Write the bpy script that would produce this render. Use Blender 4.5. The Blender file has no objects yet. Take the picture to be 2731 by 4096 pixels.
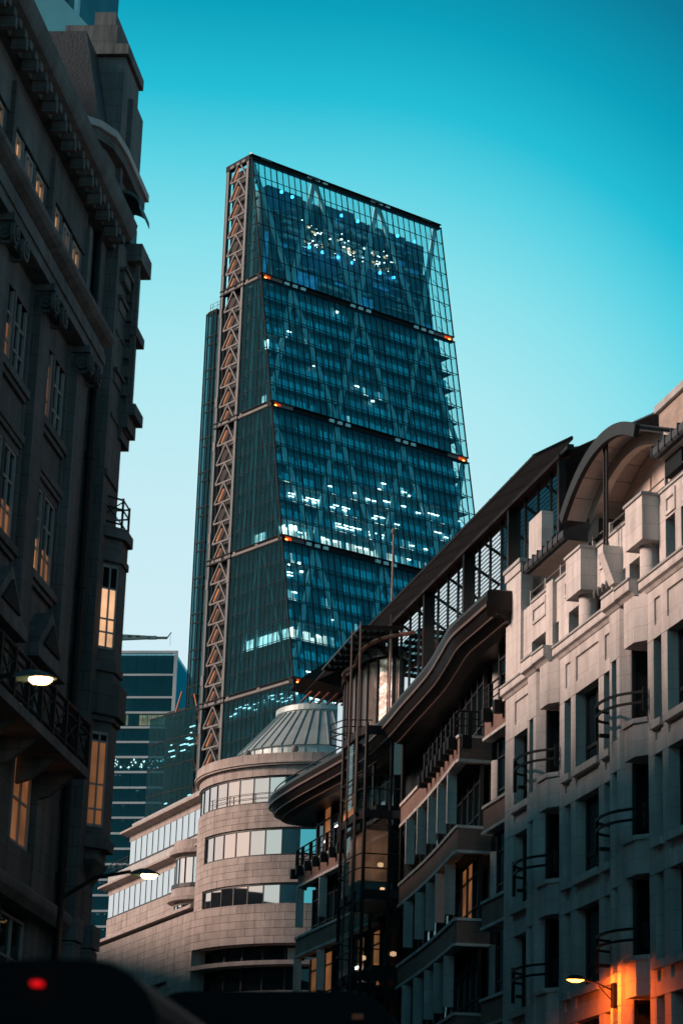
import bpy, math, random
from mathutils import Vector, Matrix
R_ = math.radians
rnd = random.Random(7)
scene = bpy.context.scene
# ------------------------------------------------------------------ camera
cam_d = bpy.data.cameras.new('camera'); cam = bpy.data.objects.new('camera', cam_d)
scene.collection.objects.link(cam); scene.camera = cam
cam_d.sensor_fit = 'VERTICAL'; cam_d.sensor_height = 24.0
cam_d.lens = 56.14; cam_d.shift_x = -0.2379; cam_d.shift_y = 0.0
cam_d.clip_start = 0.2; cam_d.clip_end = 6000
cam.location = (0, 0, 1.65); cam.rotation_euler = (R_(90 + 17.98), 0, 0)
cam_d.dof.use_dof = True; cam_d.dof.focus_distance = 260.0; cam_d.dof.aperture_fstop = 1.6
# ------------------------------------------------------------------ sky and sun (dusk)
SUN_AZ, SUN_EL = -102.0, 25.0
world = bpy.data.worlds.new('World'); scene.world = world; world.use_nodes = True
nt = world.node_tree; nt.nodes.clear()
def wn(t, **k):
    n = nt.nodes.new(t)
    for a, b in k.items(): setattr(n, a, b)
    return n
def math_n(op, a=None, b=None, c=None, clamp=False):
    n = wn('ShaderNodeMath', operation=op, use_clamp=clamp)
    for i, q in enumerate((a, b, c)):
        if q is None: continue
        if isinstance(q, (int, float)): n.inputs[i].default_value = q
        else: nt.links.new(q, n.inputs[i])
    return n.outputs[0]
tc = wn('ShaderNodeTexCoord'); sep = wn('ShaderNodeSeparateXYZ')
nt.links.new(tc.outputs['Generated'], sep.inputs[0])
elev = math_n('MULTIPLY', math_n('ARCSINE', sep.outputs['Z']), 180 / math.pi)
# dusk glow low in the north-west: it fades quickly to the right and upwards, slowly along the western horizon
azd = math_n('SUBTRACT', math_n('MULTIPLY', math_n('ARCTAN2', sep.outputs['X'], sep.outputs['Y']), 180 / math.pi), -6.5)
west = math_n('MAXIMUM', math_n('MULTIPLY', azd, -1.0), 0.0); east = math_n('MAXIMUM', azd, 0.0)
da = math_n('ADD', math_n('MINIMUM', east, 17.0), math_n('ADD', math_n('MULTIPLY', west, 0.07), math_n('MULTIPLY', math_n('MAXIMUM', math_n('SUBTRACT', west, 165.0), 0.0), .3)))
da = math_n('MULTIPLY', da, math_n('DIVIDE', math_n('MAXIMUM', elev, 0.0), 8.0, clamp=True))
e0 = math_n('ADD', 13.6, math_n('MULTIPLY', math_n('DIVIDE', math_n('MAXIMUM', math_n('SUBTRACT', west, 6.0), 0.0), 40.0, clamp=True), 9.0))
de = math_n('MAXIMUM', math_n('SUBTRACT', elev, e0), 0.0)
par = math_n('DIVIDE', math_n('SQRT', math_n('ADD', math_n('MULTIPLY', da, da), math_n('MULTIPLY', de, de))), 60.0, clamp=True)
ramp = wn('ShaderNodeValToRGB'); nt.links.new(par, ramp.inputs[0])
cr = ramp.color_ramp
STOPS = [(0.0, (.66, .84, .91)), (4.5, (.56, .83, .90)), (8, (.41, .81, .88)), (10.5, (.24, .74, .83)), (12.4, (.10, .64, .77)),
         (14, (.015, .51, .67)), (16, (.0, .35, .50)), (18.5, (.0, .19, .31)), (24, (.0, .095, .165)), (40, (.001, .058, .10)), (60, (.002, .036, .064))]
while len(cr.elements) < len(STOPS): cr.elements.new(0.5)
for e, (d, c) in zip(cr.elements, STOPS): e.position = d / 60.0; e.color = (*c, 1)
sky = wn('ShaderNodeTexSky'); sky.sky_type = 'NISHITA'; sky.sun_disc = False
sky.sun_elevation = R_(4.0); sky.sun_rotation = R_(SUN_AZ); sky.dust_density = 2.0
# afterglow low around the place where the sun went down
sa = R_(SUN_AZ)
gx = math_n('ADD', math_n('MULTIPLY', sep.outputs['X'], math.sin(sa)), math_n('MULTIPLY', sep.outputs['Y'], math.cos(sa)))
glow = math_n('MULTIPLY', math_n('POWER', math_n('MAXIMUM', gx, 0.0), 1.6),
              math_n('POWER', math_n('SUBTRACT', 1.0, math_n('MAXIMUM', sep.outputs['Z'], 0.0), clamp=True), 3.0))
gcol = wn('ShaderNodeMix', data_type='RGBA'); nt.links.new(glow, gcol.inputs[0])
nt.links.new(ramp.outputs[0], gcol.inputs[6]); gcol.inputs[7].default_value = (1.0, .66, .56, 1)
add = wn('ShaderNodeMix', data_type='RGBA', blend_type='ADD'); add.inputs[0].default_value = 0.006
nt.links.new(gcol.outputs[2], add.inputs[6]); nt.links.new(sky.outputs[0], add.inputs[7])
bg = wn('ShaderNodeBackground'); bg.inputs[1].default_value = 1.0
nt.links.new(add.outputs[2], bg.inputs[0])
wo = wn('ShaderNodeOutputWorld'); nt.links.new(bg.outputs[0], wo.inputs[0])
sun_d = bpy.data.lights.new('sun', 'SUN'); sun = bpy.data.objects.new('sun', sun_d); scene.collection.objects.link(sun)
sun_d.energy = 5.0; sun_d.angle = R_(16); sun_d.color = (1.0, .70, .58)
sd = Vector((math.sin(sa) * math.cos(R_(SUN_EL)), math.cos(sa) * math.cos(R_(SUN_EL)), math.sin(R_(SUN_EL))))
sun.rotation_euler = (-sd).to_track_quat('-Z', 'Y').to_euler(); sun.location = sd * 300
vs = scene.view_settings; vs.view_transform = 'Standard'; vs.look = 'None'; vs.exposure = 0.0; vs.gamma = 1.0; vs.use_curve_mapping = False
scene.cycles.max_bounces = 8; scene.cycles.transparent_max_bounces = 12
# ------------------------------------------------------------------ materials
def mat(name, col, rough=0.7, var=0.0, scale=1.0, metal=0.0, spec=0.5, bump=0.0, bscale=None, dirt=0.0, ior=1.45, streak=False, ashlar=None):
    m = bpy.data.materials.new(name); m.use_nodes = True; t = m.node_tree; b = t.nodes['Principled BSDF']
    b.inputs['Roughness'].default_value = rough; b.inputs['Metallic'].default_value = metal
    b.inputs['IOR'].default_value = ior; b.inputs['Specular IOR Level'].default_value = spec
    b.inputs['Base Color'].default_value = (*col, 1)
    if var or bump or dirt:
        g = t.nodes.new('ShaderNodeNewGeometry')
        mp = t.nodes.new('ShaderNodeMapping'); t.links.new(g.outputs['Position'], mp.inputs[0])
        if streak: mp.inputs['Scale'].default_value = (1, 1, .18)
    if var or dirt:
        n = t.nodes.new('ShaderNodeTexNoise'); n.inputs['Scale'].default_value = scale; n.inputs['Detail'].default_value = 6; n.inputs['Roughness'].default_value = .65
        t.links.new(mp.outputs[0], n.inputs[0])
        r = t.nodes.new('ShaderNodeValToRGB'); t.links.new(n.outputs[0], r.inputs[0])
        lo = tuple(c * (1 - var) for c in col); hi = tuple(min(1, c * (1 + var)) for c in col)
        r.color_ramp.elements[0].position = .3; r.color_ramp.elements[1].position = .7
        r.color_ramp.elements[0].color = (*lo, 1); r.color_ramp.elements[1].color = (*hi, 1)
        out = r.outputs[0]
        oi = t.nodes.new('ShaderNodeObjectInfo')                      # each block a touch different
        hv = t.nodes.new('ShaderNodeHueSaturation'); t.links.new(out, hv.inputs['Color'])
        mr = t.nodes.new('ShaderNodeMapRange'); t.links.new(oi.outputs['Random'], mr.inputs[0])
        mr.inputs[3].default_value = 1 - var * .6; mr.inputs[4].default_value = 1 + var * .6
        t.links.new(mr.outputs[0], hv.inputs['Value']); out = hv.outputs[0]
        if ashlar:                                                    # coursed blocks, dark joints, rain streaks
            tco = t.nodes.new('ShaderNodeTexCoord'); sx = t.nodes.new('ShaderNodeSeparateXYZ'); t.links.new(tco.outputs['Object'], sx.inputs[0])
            ad = t.nodes.new('ShaderNodeMath'); t.links.new(sx.outputs[0], ad.inputs[0]); t.links.new(sx.outputs[1], ad.inputs[1])
            cb_ = t.nodes.new('ShaderNodeCombineXYZ'); t.links.new(ad.outputs[0], cb_.inputs[0]); t.links.new(sx.outputs[2], cb_.inputs[1])
            bt = t.nodes.new('ShaderNodeTexBrick'); t.links.new(cb_.outputs[0], bt.inputs[0]); bt.inputs['Scale'].default_value = 1
            bt.inputs['Brick Width'].default_value = ashlar[0]; bt.inputs['Row Height'].default_value = ashlar[1]; bt.inputs['Mortar Size'].default_value = ashlar[2]; bt.inputs['Mortar Smooth'].default_value = .3
            bt.inputs['Color1'].default_value = (1, 1, 1, 1); bt.inputs['Color2'].default_value = (.86, .87, .88, 1); bt.inputs['Mortar'].default_value = (.42, .41, .40, 1)
            mz = t.nodes.new('ShaderNodeMix'); mz.data_type = 'RGBA'; mz.blend_type = 'MULTIPLY'; mz.inputs[0].default_value = ashlar[3]
            t.links.new(out, mz.inputs[6]); t.links.new(bt.outputs[0], mz.inputs[7]); out = mz.outputs[2]
            ms = t.nodes.new('ShaderNodeMapping'); ms.inputs['Scale'].default_value = (2.2, 2.2, .22); t.links.new(g.outputs['Position'], ms.inputs[0])
            ns = t.nodes.new('ShaderNodeTexNoise'); ns.inputs['Scale'].default_value = 1.0; ns.inputs['Detail'].default_value = 7; t.links.new(ms.outputs[0], ns.inputs[0])
            rs = t.nodes.new('ShaderNodeValToRGB'); t.links.new(ns.outputs[0], rs.inputs[0]); rs.color_ramp.elements[0].position = .32; rs.color_ramp.elements[1].position = .58
            rs.color_ramp.elements[0].color = (.58, .57, .55, 1); rs.color_ramp.elements[1].color = (1, 1, 1, 1)
            mq = t.nodes.new('ShaderNodeMix'); mq.data_type = 'RGBA'; mq.blend_type = 'MULTIPLY'; mq.inputs[0].default_value = ashlar[4]
            t.links.new(out, mq.inputs[6]); t.links.new(rs.outputs[0], mq.inputs[7]); out = mq.outputs[2]
        t.links.new(out, b.inputs['Base Color'])
    if bump:
        n2 = t.nodes.new('ShaderNodeTexNoise'); n2.inputs['Scale'].default_value = bscale or scale * 6; n2.inputs['Detail'].default_value = 5
        t.links.new(mp.outputs[0], n2.inputs[0])
        bn = t.nodes.new('ShaderNodeBump'); bn.inputs['Strength'].default_value = bump; bn.inputs['Distance'].default_value = .05
        t.links.new(n2.outputs[0], bn.inputs['Height']); t.links.new(bn.outputs[0], b.inputs['Normal'])
    return m
def emit(name, col, s, var=0.0, scale=1.0):
    m = bpy.data.materials.new(name); m.use_nodes = True; t = m.node_tree; b = t.nodes['Principled BSDF']
    b.inputs['Base Color'].default_value = (*[c * .3 for c in col], 1); b.inputs['Emission Color'].default_value = (*col, 1); b.inputs['Emission Strength'].default_value = s
    if var:
        n = t.nodes.new('ShaderNodeTexNoise'); n.inputs['Scale'].default_value = scale; n.inputs['Detail'].default_value = 3
        g = t.nodes.new('ShaderNodeNewGeometry'); t.links.new(g.outputs['Position'], n.inputs[0])
        mr = t.nodes.new('ShaderNodeMapRange'); t.links.new(n.outputs[0], mr.inputs[0]); mr.inputs[1].default_value = .3; mr.inputs[2].default_value = .7
        mr.inputs[3].default_value = s * (1 - var); mr.inputs[4].default_value = s * (1 + var); t.links.new(mr.outputs[0], b.inputs['Emission Strength'])
    return m
def glass(name, tint, refl=(1, 1, 1), f0=.08, rough=.02, wav=0.0, wscale=.5, opaque=None):
    """coated window glass: a mirror whose strength follows the angle, over a tinted see-through (or dark) pane"""
    m = bpy.data.materials.new(name); m.use_nodes = True; t = m.node_tree; t.nodes.clear(); L = t.links.new
    def mth(op, a, b=None, c=None):
        n = t.nodes.new('ShaderNodeMath'); n.operation = op
        for i, q in enumerate((a, b, c)):
            if q is None: continue
            if isinstance(q, (int, float)): n.inputs[i].default_value = q
            else: L(q, n.inputs[i])
        return n.outputs[0]
    o = t.nodes.new('ShaderNodeOutputMaterial'); mx = t.nodes.new('ShaderNodeMixShader'); g = t.nodes.new('ShaderNodeNewGeometry')
    gl = t.nodes.new('ShaderNodeBsdfGlossy'); gl.inputs['Color'].default_value = (*refl, 1); gl.inputs['Roughness'].default_value = rough
    if opaque is None:
        tr = t.nodes.new('ShaderNodeBsdfTransparent'); tr.inputs[0].default_value = (*[math.sqrt(c) for c in tint], 1)     # two faces per pane
    else:
        tr = t.nodes.new('ShaderNodeBsdfDiffuse'); tr.inputs[0].default_value = (*opaque, 1)
    dt = t.nodes.new('ShaderNodeVectorMath'); dt.operation = 'DOT_PRODUCT'; L(g.outputs['Incoming'], dt.inputs[0]); L(g.outputs['True Normal'], dt.inputs[1])
    cs = mth('ABSOLUTE', dt.outputs['Value'])
    fac = mth('MULTIPLY_ADD', mth('POWER', mth('SUBTRACT', 1.0, cs), 5.0), 1 - f0, f0)
    fac = mth('MULTIPLY', fac, mth('SUBTRACT', 1.0, g.outputs['Backfacing']))
    if wav:
        n = t.nodes.new('ShaderNodeTexNoise'); n.inputs['Scale'].default_value = wscale; n.inputs['Detail'].default_value = 2
        L(g.outputs['Position'], n.inputs[0]); bn = t.nodes.new('ShaderNodeBump'); bn.inputs['Strength'].default_value = wav; bn.inputs['Distance'].default_value = .2
        L(n.outputs[0], bn.inputs['Height']); L(bn.outputs[0], gl.inputs['Normal'])
    L(fac, mx.inputs[0]); L(tr.outputs[0], mx.inputs[1]); L(gl.outputs[0], mx.inputs[2]); L(mx.outputs[0], o.inputs[0])
    return m
def brick_mat(name, c1, c2, mortar, scale=1.0):
    m = bpy.data.materials.new(name); m.use_nodes = True; t = m.node_tree; b = t.nodes['Principled BSDF']; b.inputs['Roughness'].default_value = .85
    tcn = t.nodes.new('ShaderNodeTexCoord'); sp = t.nodes.new('ShaderNodeSeparateXYZ'); t.links.new(tcn.outputs['Object'], sp.inputs[0])
    ad = t.nodes.new('ShaderNodeMath'); t.links.new(sp.outputs[0], ad.inputs[0]); t.links.new(sp.outputs[1], ad.inputs[1])
    cb = t.nodes.new('ShaderNodeCombineXYZ'); t.links.new(ad.outputs[0], cb.inputs[0]); t.links.new(sp.outputs[2], cb.inputs[1])
    br = t.nodes.new('ShaderNodeTexBrick'); t.links.new(cb.outputs[0], br.inputs[0]); br.inputs['Scale'].default_value = 1.0
    br.inputs['Brick Width'].default_value = .225 * scale; br.inputs['Row Height'].default_value = .075 * scale; br.inputs['Mortar Size'].default_value = .008 * scale
    br.inputs['Color1'].default_value = (*c1, 1); br.inputs['Color2'].default_value = (*c2, 1); br.inputs['Mortar'].default_value = (*mortar, 1)
    n = t.nodes.new('ShaderNodeTexNoise'); n.inputs['Scale'].default_value = 1.3; n.inputs['Detail'].default_value = 6; t.links.new(tcn.outputs['Object'], n.inputs[0])
    mxx = t.nodes.new('ShaderNodeMix'); mxx.data_type = 'RGBA'; mxx.blend_type = 'MULTIPLY'; mxx.inputs[0].default_value = .6
    t.links.new(br.outputs[0], mxx.inputs[6]); t.links.new(n.outputs[0], mxx.inputs[7]); t.links.new(mxx.outputs[2], b.inputs['Base Color'])
    return m
M = dict(
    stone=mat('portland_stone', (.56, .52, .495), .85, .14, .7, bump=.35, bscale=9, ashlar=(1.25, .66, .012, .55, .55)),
    stone3=mat('pink_render', (.56, .47, .42), .85, .12, .8, bump=.2, bscale=9),
    stone2=mat('warm_stone', (.335, .285, .26), .85, .16, .8, bump=.3, bscale=9, ashlar=(3.0, 3.0, .0, .0, .6)),
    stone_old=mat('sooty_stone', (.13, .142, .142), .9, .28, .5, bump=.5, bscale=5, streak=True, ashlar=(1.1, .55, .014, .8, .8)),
    coping=mat('weathered_coping', (.34, .34, .33), .85, .22, 1.2, bump=.3),
    brick=brick_mat('red_brown_brick', (.30, .16, .12), (.24, .125, .095), (.30, .25, .22)),
    brick_pale=brick_mat('buff_brick', (.46, .36, .29), (.40, .30, .245), (.36, .30, .26), 2.2),
    bronze=mat('dark_bronze_metal', (.026, .020, .018), .45, .25, 2.0, metal=.6),
    black=mat('black_iron', (.010, .011, .012), .6, .2, 3.0, spec=.25),
    dark=mat('dark_interior', (.012, .016, .018), .9),
    frame=mat('dark_window_frame', (.020, .021, .022), .45),
    white_frame=mat('painted_sash', (.30, .31, .30), .6, .1, 3),
    slate=mat('slate_roof', (.035, .04, .045), .6, .3, 2.5, bump=.3),
    zinc=mat('zinc_roof', (.30, .36, .36), .45, .15, 1.2, metal=.35, bump=.1),
    steel_t=mat('painted_steel', (.055, .085, .09), .5, .15, .4),
    steel_l=mat('pale_steel', (.13, .128, .126), .7, .2, .6),
    steel_d=mat('charcoal_steel', (.010, .014, .016), .7, .2, .5, spec=.15),
    brace=mat('teal_painted_brace', (.42, .70, .74), .55, .1, .3),
    inner=mat('tinted_inner_cladding', (.05, .22, .27), .5, .25, .25),
    blind=emit('added_glow_blind', (.008, .31, .47), .36, .55, .16),  # cyan glow added to the stripes to brighten the dark tower face
    slab=mat('floor_slab_edge', (.06, .13, .15), .7),
    orange_steel=mat('orange_painted_steel', (.42, .10, .03), .5, .15, .5),
    white_panel=mat('white_metal_spandrel', (.45, .47, .47), .45, .08, .3),
    tar=mat('asphalt', (.045, .046, .048), .9, .25, 3.0, bump=.4),
    paving=mat('paving_stone', (.16, .155, .15), .9, .2, 2.0, bump=.3),
    paint_white=mat('road_paint', (.7, .7, .68), .7, .1, 5),
    rubber=mat('tyre_rubber', (.015, .015, .015), .85),
    car_dark=mat('dark_car_paint', (.006, .007, .009), .5, spec=.12),
    bus_red=mat('dark_red_bus_paint', (.06, .008, .008), .3),
    copper=mat('verdigris_lead', (.06, .12, .12), .6, .3, 2),
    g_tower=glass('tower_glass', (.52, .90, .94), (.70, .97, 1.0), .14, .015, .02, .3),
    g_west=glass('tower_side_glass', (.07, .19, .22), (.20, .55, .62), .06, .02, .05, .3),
    g_block=glass('office_glass', (.16, .32, .35), (.16, .42, .50), .06, .02, .10, .12),
    g_dark=glass('dark_window_glass', (0, 0, 0), (.55, .72, .76), .05, .02, .05, .6, opaque=(.006, .010, .012)),
    g_sky=glass('mirror_coated_glass', (0, 0, 0), (1.0, .94, .93), .90, .012, .025, .35, opaque=(.02, .025, .028)),
    g_drum=glass('pink_mirror_glass', (0, 0, 0), (1.0, .84, .78), .84, .03, .012, .25, opaque=(.03, .028, .028)),  # sunset pink of the reflected sky is put into the tint
    g_bay=glass('rippled_glass', (0, 0, 0), (.85, .74, .68), .16, .32, .3, 1.2, opaque=(.05, .04, .035)),
    g_clear=glass('clear_glass', (.72, .84, .84), (.9, .95, .96), .10, .01, .04, .8),
    g_rail=glass('brise_soleil_glass', (.30, .55, .58), (.6, .8, .85), .08, .05),
    lit_white=emit('lit_office_white', (1.0, .92, .86), 1.0, .6, .35),
    lit_side=emit('lit_side_office', (1.0, .90, .82), 5.0, .6, .35),
    lit_cyan=emit('lit_office_cool', (.45, .86, .95), .55, .5, .5),
    lit_lamp=emit('ceiling_luminaire', (1.0, .93, .88), 7.0),
    lit_warm=emit('lit_room_warm', (1.0, .46, .17), .62, .5, .7),
    lit_warm2=emit('lit_room_peach', (1.0, .55, .30), .85, .45, .6),
    lift_glow=emit('lift_reflection_glow', (1.0, .40, .22), .10, .6, 1.2),  # emission stands in for pinkish-orange reflections in the lift glass
    lit_dim=emit('dim_lit_room', (1.0, .38, .14), .17, .5, .8),
    blue_lamp=emit('blue_floodlight', (.05, .40, 1.0), 6.0),
    blue_dim=emit('blue_lit_plant', (.03, .30, .62), .38, .6, .6),
    orange_lamp=emit('orange_band_light', (1.0, .20, .03), 16.0),
    orange_glow=emit('orange_band_glow', (1.0, .10, .01), .75, .7, .35),
    amber_strip=emit('amber_brace_glow', (1.0, .33, .13), .42, .6, .5),
    sodium=emit('sodium_lamp_lens', (1.0, .58, .26), 14.0),
    sodium_deep=emit('orange_lamp_lens', (1.0, .36, .05), 12.0),
    red_lamp=emit('red_tail_lens', (1.0, .006, .01), .9),
    amber_dim=emit('amber_marker_lens', (1.0, .28, .10), .012),
)
# ------------------------------------------------------------------ geometry helpers
col = scene.collection
class MB:
    def __init__(s): s.v = []; s.f = []
    def hexa(s, p):                      # 8 points: bottom ring then top ring
        b = len(s.v); s.v += [tuple(q) for q in p]
        s.f += [(b, b+3, b+2, b+1), (b+4, b+5, b+6, b+7), (b, b+1, b+5, b+4), (b+1, b+2, b+6, b+5), (b+2, b+3, b+7, b+6), (b+3, b, b+4, b+7)]
        return s
    def box(s, x0, x1, y0, y1, z0, z1):
        x0, x1 = min(x0, x1), max(x0, x1); y0, y1 = min(y0, y1), max(y0, y1); z0, z1 = min(z0, z1), max(z0, z1)
        return s.hexa([(x0,y0,z0),(x1,y0,z0),(x1,y1,z0),(x0,y1,z0),(x0,y0,z1),(x1,y0,z1),(x1,y1,z1),(x0,y1,z1)])
    def prism(s, pts, z0, z1):           # polygon in xy, extruded in z
        b = len(s.v); n = len(pts)
        s.v += [(x, y, z0) for x, y in pts] + [(x, y, z1) for x, y in pts]
        s.f += [tuple(range(b+n-1, b-1, -1)), tuple(range(b+n, b+2*n))] + [(b+i, b+(i+1) % n, b+n+(i+1) % n, b+n+i) for i in range(n)]
        return s
    def prism_xz(s, pts, y0, y1):        # polygon in xz, extruded in y
        b = len(s.v); n = len(pts)
        s.v += [(x, y0, z) for x, z in pts] + [(x, y1, z) for x, z in pts]
        s.f += [tuple(range(b, b+n)), tuple(range(b+2*n-1, b+n-1, -1))] + [(b+(i+1) % n, b+i, b+n+i, b+n+(i+1) % n) for i in range(n)]
        return s
    def prism_yz(s, pts, x0, x1):        # polygon in yz, extruded in x
        b = len(s.v); n = len(pts)
        s.v += [(x0, y, z) for y, z in pts] + [(x1, y, z) for y, z in pts]
        s.f += [tuple(range(b+n-1, b-1, -1)), tuple(range(b+n, b+2*n))] + [(b+i, b+(i+1) % n, b+n+(i+1) % n, b+n+i) for i in range(n)]
        return s
    def sweep(s, path, prof, closed=False, up=(0, 0, 1)):
        """profile [(out, z)] swept along a plan path [(x, y)]; out is to the left of the path"""
        n = len(path); m = len(prof); b = len(s.v)
        for i, (x, y) in enumerate(path):
            a = path[max(i-1, 0)]; c = path[min(i+1, n-1)]
            tx, ty = c[0]-a[0], c[1]-a[1]; l = math.hypot(tx, ty) or 1; nx, ny = -ty/l, tx/l
            for o, z in prof: s.v.append((x+nx*o, y+ny*o, z))
        for i in range(n-1):
            for j in range(m):
                k = (j+1) % m
                s.f.append((b+i*m+j, b+i*m+k, b+(i+1)*m+k, b+(i+1)*m+j))
        s.f += [tuple(b+j for j in range(m))[::-1], tuple(b+(n-1)*m+j for j in range(m))]
        return s
    def tube(s, path, r, n=6):
        b = len(s.v); P = [Vector(p) for p in path]
        for i, p in enumerate(P):
            t = (P[min(i+1, len(P)-1)] - P[max(i-1, 0)]).normalized()
            u = t.cross(Vector((0, 0, 1)));  u = u if u.length > .05 else t.cross(Vector((1, 0, 0))); u.normalize(); w = t.cross(u)
            rr = r[i] if isinstance(r, (list, tuple)) else r
            for k in range(n):
                a = 2*math.pi*k/n; s.v.append(tuple(p + u*(rr*math.cos(a)) + w*(rr*math.sin(a))))
        for i in range(len(P)-1):
            for k in range(n): s.f.append((b+i*n+k, b+i*n+(k+1) % n, b+(i+1)*n+(k+1) % n, b+(i+1)*n+k))
        s.f += [tuple(b+k for k in range(n))[::-1], tuple(b+(len(P)-1)*n+k for k in range(n))]
        return s
    def bar(s, p, q, w, d, side):        # a straight beam p->q, w wide along 'side', d deep across
        p, q, sd_ = Vector(p), Vector(q), Vector(side).normalized(); t = (q-p).normalized(); sd_ = (sd_ - t*sd_.dot(t)).normalized(); dd = t.cross(sd_)
        a, b_ = sd_*(w/2), dd*(d/2)
        return s.hexa([p-a-b_, p+a-b_, p+a+b_, p-a+b_, q-a-b_, q+a-b_, q+a+b_, q-a+b_])
    def lathe(s, prof, n=16, c=(0, 0, 0), a0=0, a1=2*math.pi):
        b = len(s.v); m = len(prof); full = abs(a1-a0-2*math.pi) < 1e-6; k = n if full else n+1
        for i in range(k):
            a = a0+(a1-a0)*i/n
            for r, z in prof: s.v.append((c[0]+r*math.cos(a), c[1]+r*math.sin(a), c[2]+z))
        for i in range(n):
            i2 = (i+1) % k
            for j in range(m-1): s.f.append((b+i*m+j, b+i2*m+j, b+i2*m+j+1, b+i*m+j+1))
        return s
    def mesh(s, name):
        me = bpy.data.meshes.new(name); me.from_pydata(s.v, [], s.f); me.update(); return me
    def build(s, name, material, parent=None, kind=None, smooth=False, label=None):
        me = s.mesh(name); me.materials.append(M[material] if isinstance(material, str) else material)
        if smooth:
            for p in me.polygons: p.use_smooth = True
        o = bpy.data.objects.new(name, me); col.objects.link(o); o.parent = parent
        if kind: o['kind'] = kind
        if label: o['label'] = label
        return o
def inst(o, parent, loc=(0, 0, 0), rot=None, name=None, material=None):   # a copy that shares its mesh
    c = bpy.data.objects.new(name or o.name.split('.')[0], o.data); col.objects.link(c); c.parent = parent; c.location = loc
    if rot: c.rotation_euler = rot
    return c
def root(name, x, y, az, label, cat, group=None, z=0):
    """Empty at a thing's base; its local x runs along compass direction az, local y to the left of that"""
    e = bpy.data.objects.new(name, None); col.objects.link(e); e.empty_display_size = 1
    e.location = (x, y, z); e.rotation_euler = (0, 0, math.pi/2 - R_(az)); tag(e, label, cat, group); return e
def tag(o, label, cat=None, group=None, kind=None):
    if label: o['label'] = label
    if cat: o['category'] = cat
    if group: o['group'] = group
    if kind: o['kind'] = kind
    return o
def B(x0, x1, y0, y1, z0, z1): return MB().box(x0, x1, y0, y1, z0, z1)
def lerp_path(pts, n):
    """smooth Catmull-Rom resampling of a plan path"""
    out = []
    for i in range(len(pts)-1):
        p0, p1, p2, p3 = pts[max(i-1, 0)], pts[i], pts[i+1], pts[min(i+2, len(pts)-1)]
        for k in range(n):
            t = k/n
            out.append(tuple(.5*((2*p1[j]) + (-p0[j]+p2[j])*t + (2*p0[j]-5*p1[j]+4*p2[j]-p3[j])*t*t + (-p0[j]+3*p1[j]-3*p2[j]+p3[j])*t**3) for j in range(2)))
    out.append(tuple(pts[-1])); return out
# ================================================================== ground, road, pavements
def struct(name, mb, m): o = mb.build(name, m); o['kind'] = 'structure'; return o
struct('ground', B(-1500, 1500, -400, 2500, -1.0, -.004), 'tar')
RD = [(-4.0, -60), (-4.0, 40), (-6.5, 70), (-14, 105), (-30, 150), (-60, 215)]          # street centre line
rp = lerp_path(RD, 8)
struct('road', MB().sweep(rp, [(6, 0), (6, .004), (-7.5, .004), (-7.5, 0)]), 'tar')
struct('pavement_left', MB().sweep(rp, [(10.3, 0), (10.3, .13), (6, .13), (6, 0)]), 'paving')
struct('pavement_right', MB().sweep(rp, [(-7.5, 0), (-7.5, .13), (-14, .13), (-14, 0)]), 'paving')
mk = MB()
for i in range(0, len(rp)-1, 2): mk.sweep(rp[i:i+2], [(-.55, .004), (-.55, .009), (-.7, .009), (-.7, .004)])
struct('road_marking', mk, 'paint_white')

# ================================================================== the wedge-shaped glass tower
T = root('glass_tower', -66.35, 430.0, 46.9, 'tall wedge-shaped teal glass office tower with a zigzag steel ladder up its left side', 'skyscraper')
K = .1865
def yS(z): return -.44 - (215.7 - z) * K
ZT = [215.7, 187.4, 159.65, 132.0, 104.2, 76.4, 48.6]
SECT = [(ZT[1]+1.25, 214.7)] + [(ZT[i+1]+1.25, ZT[i]) for i in range(1, 6)]
W_ = 48.5; NC = 33; CW = W_/NC
def sp(x, z, d=0): return (x, yS(z)+d, z)         # a point on the sloping south face, d metres behind it
SL = math.hypot(1, K); ang = math.atan(K)
# inner mass (cladding of the office floors), sloped like the face
core = MB()
for i in range(1, 6):
    z0, z1 = ZT[i+1]-.3, ZT[i]+.2
    core.hexa([(1.6, yS(z0)+2.3, z0), (46.4, yS(z0)+2.3, z0), (46.4, 7.4, z0), (1.6, 7.4, z0), (1.6, yS(z1)+2.3, z1), (46.4, yS(z1)+2.3, z1), (46.4, 7.4, z1), (1.6, 7.4, z1)])
core.build('inner_facade', 'inner', T)
cw = MB(); cw.box(1.5, 46, -30, 7.3, -1, ZT[6]-.4); cw.build('lower_floors', 'inner', T)
# plant storeys at the top
pl = MB(); z0, z1 = ZT[1]-.2, 203.0
pl.hexa([(5.2, yS(z0)+3.2, z0), (46, yS(z0)+3.2, z0), (46, 7.2, z0), (5.2, 7.2, z0), (5.2, yS(z1)+3.0, z1), (46, yS(z1)+3.0, z1), (46, 7.2, z1), (5.2, 7.2, z1)])
for a, b, h in ((5.6, 9, 211.6), (9.2, 14, 211.5), (14.2, 18.2, 211.2), (18.4, 24, 211.6), (24.3, 27.5, 212.3), (27.6, 30.5, 211.0), (30.8, 36, 210.8), (36.2, 41, 211.0), (41.2, 45.6, 210.3)):
    pl.box(a, b, yS(207)+3.4+rnd.random(), 6.5, 203, h)
pl.build('plant_room', 'inner', T)
ml = MB()
for k in range(110):
    x = rnd.uniform(6, 43); z = rnd.uniform(189, 209); w = rnd.uniform(.8, 4); ml.box(x, x+w, yS(z)+2.2, yS(z)+3.6, z, z+rnd.choice((.18, .25, .7)))
ml.build('plant_pipework', 'brace', T, kind='stuff')
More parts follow.
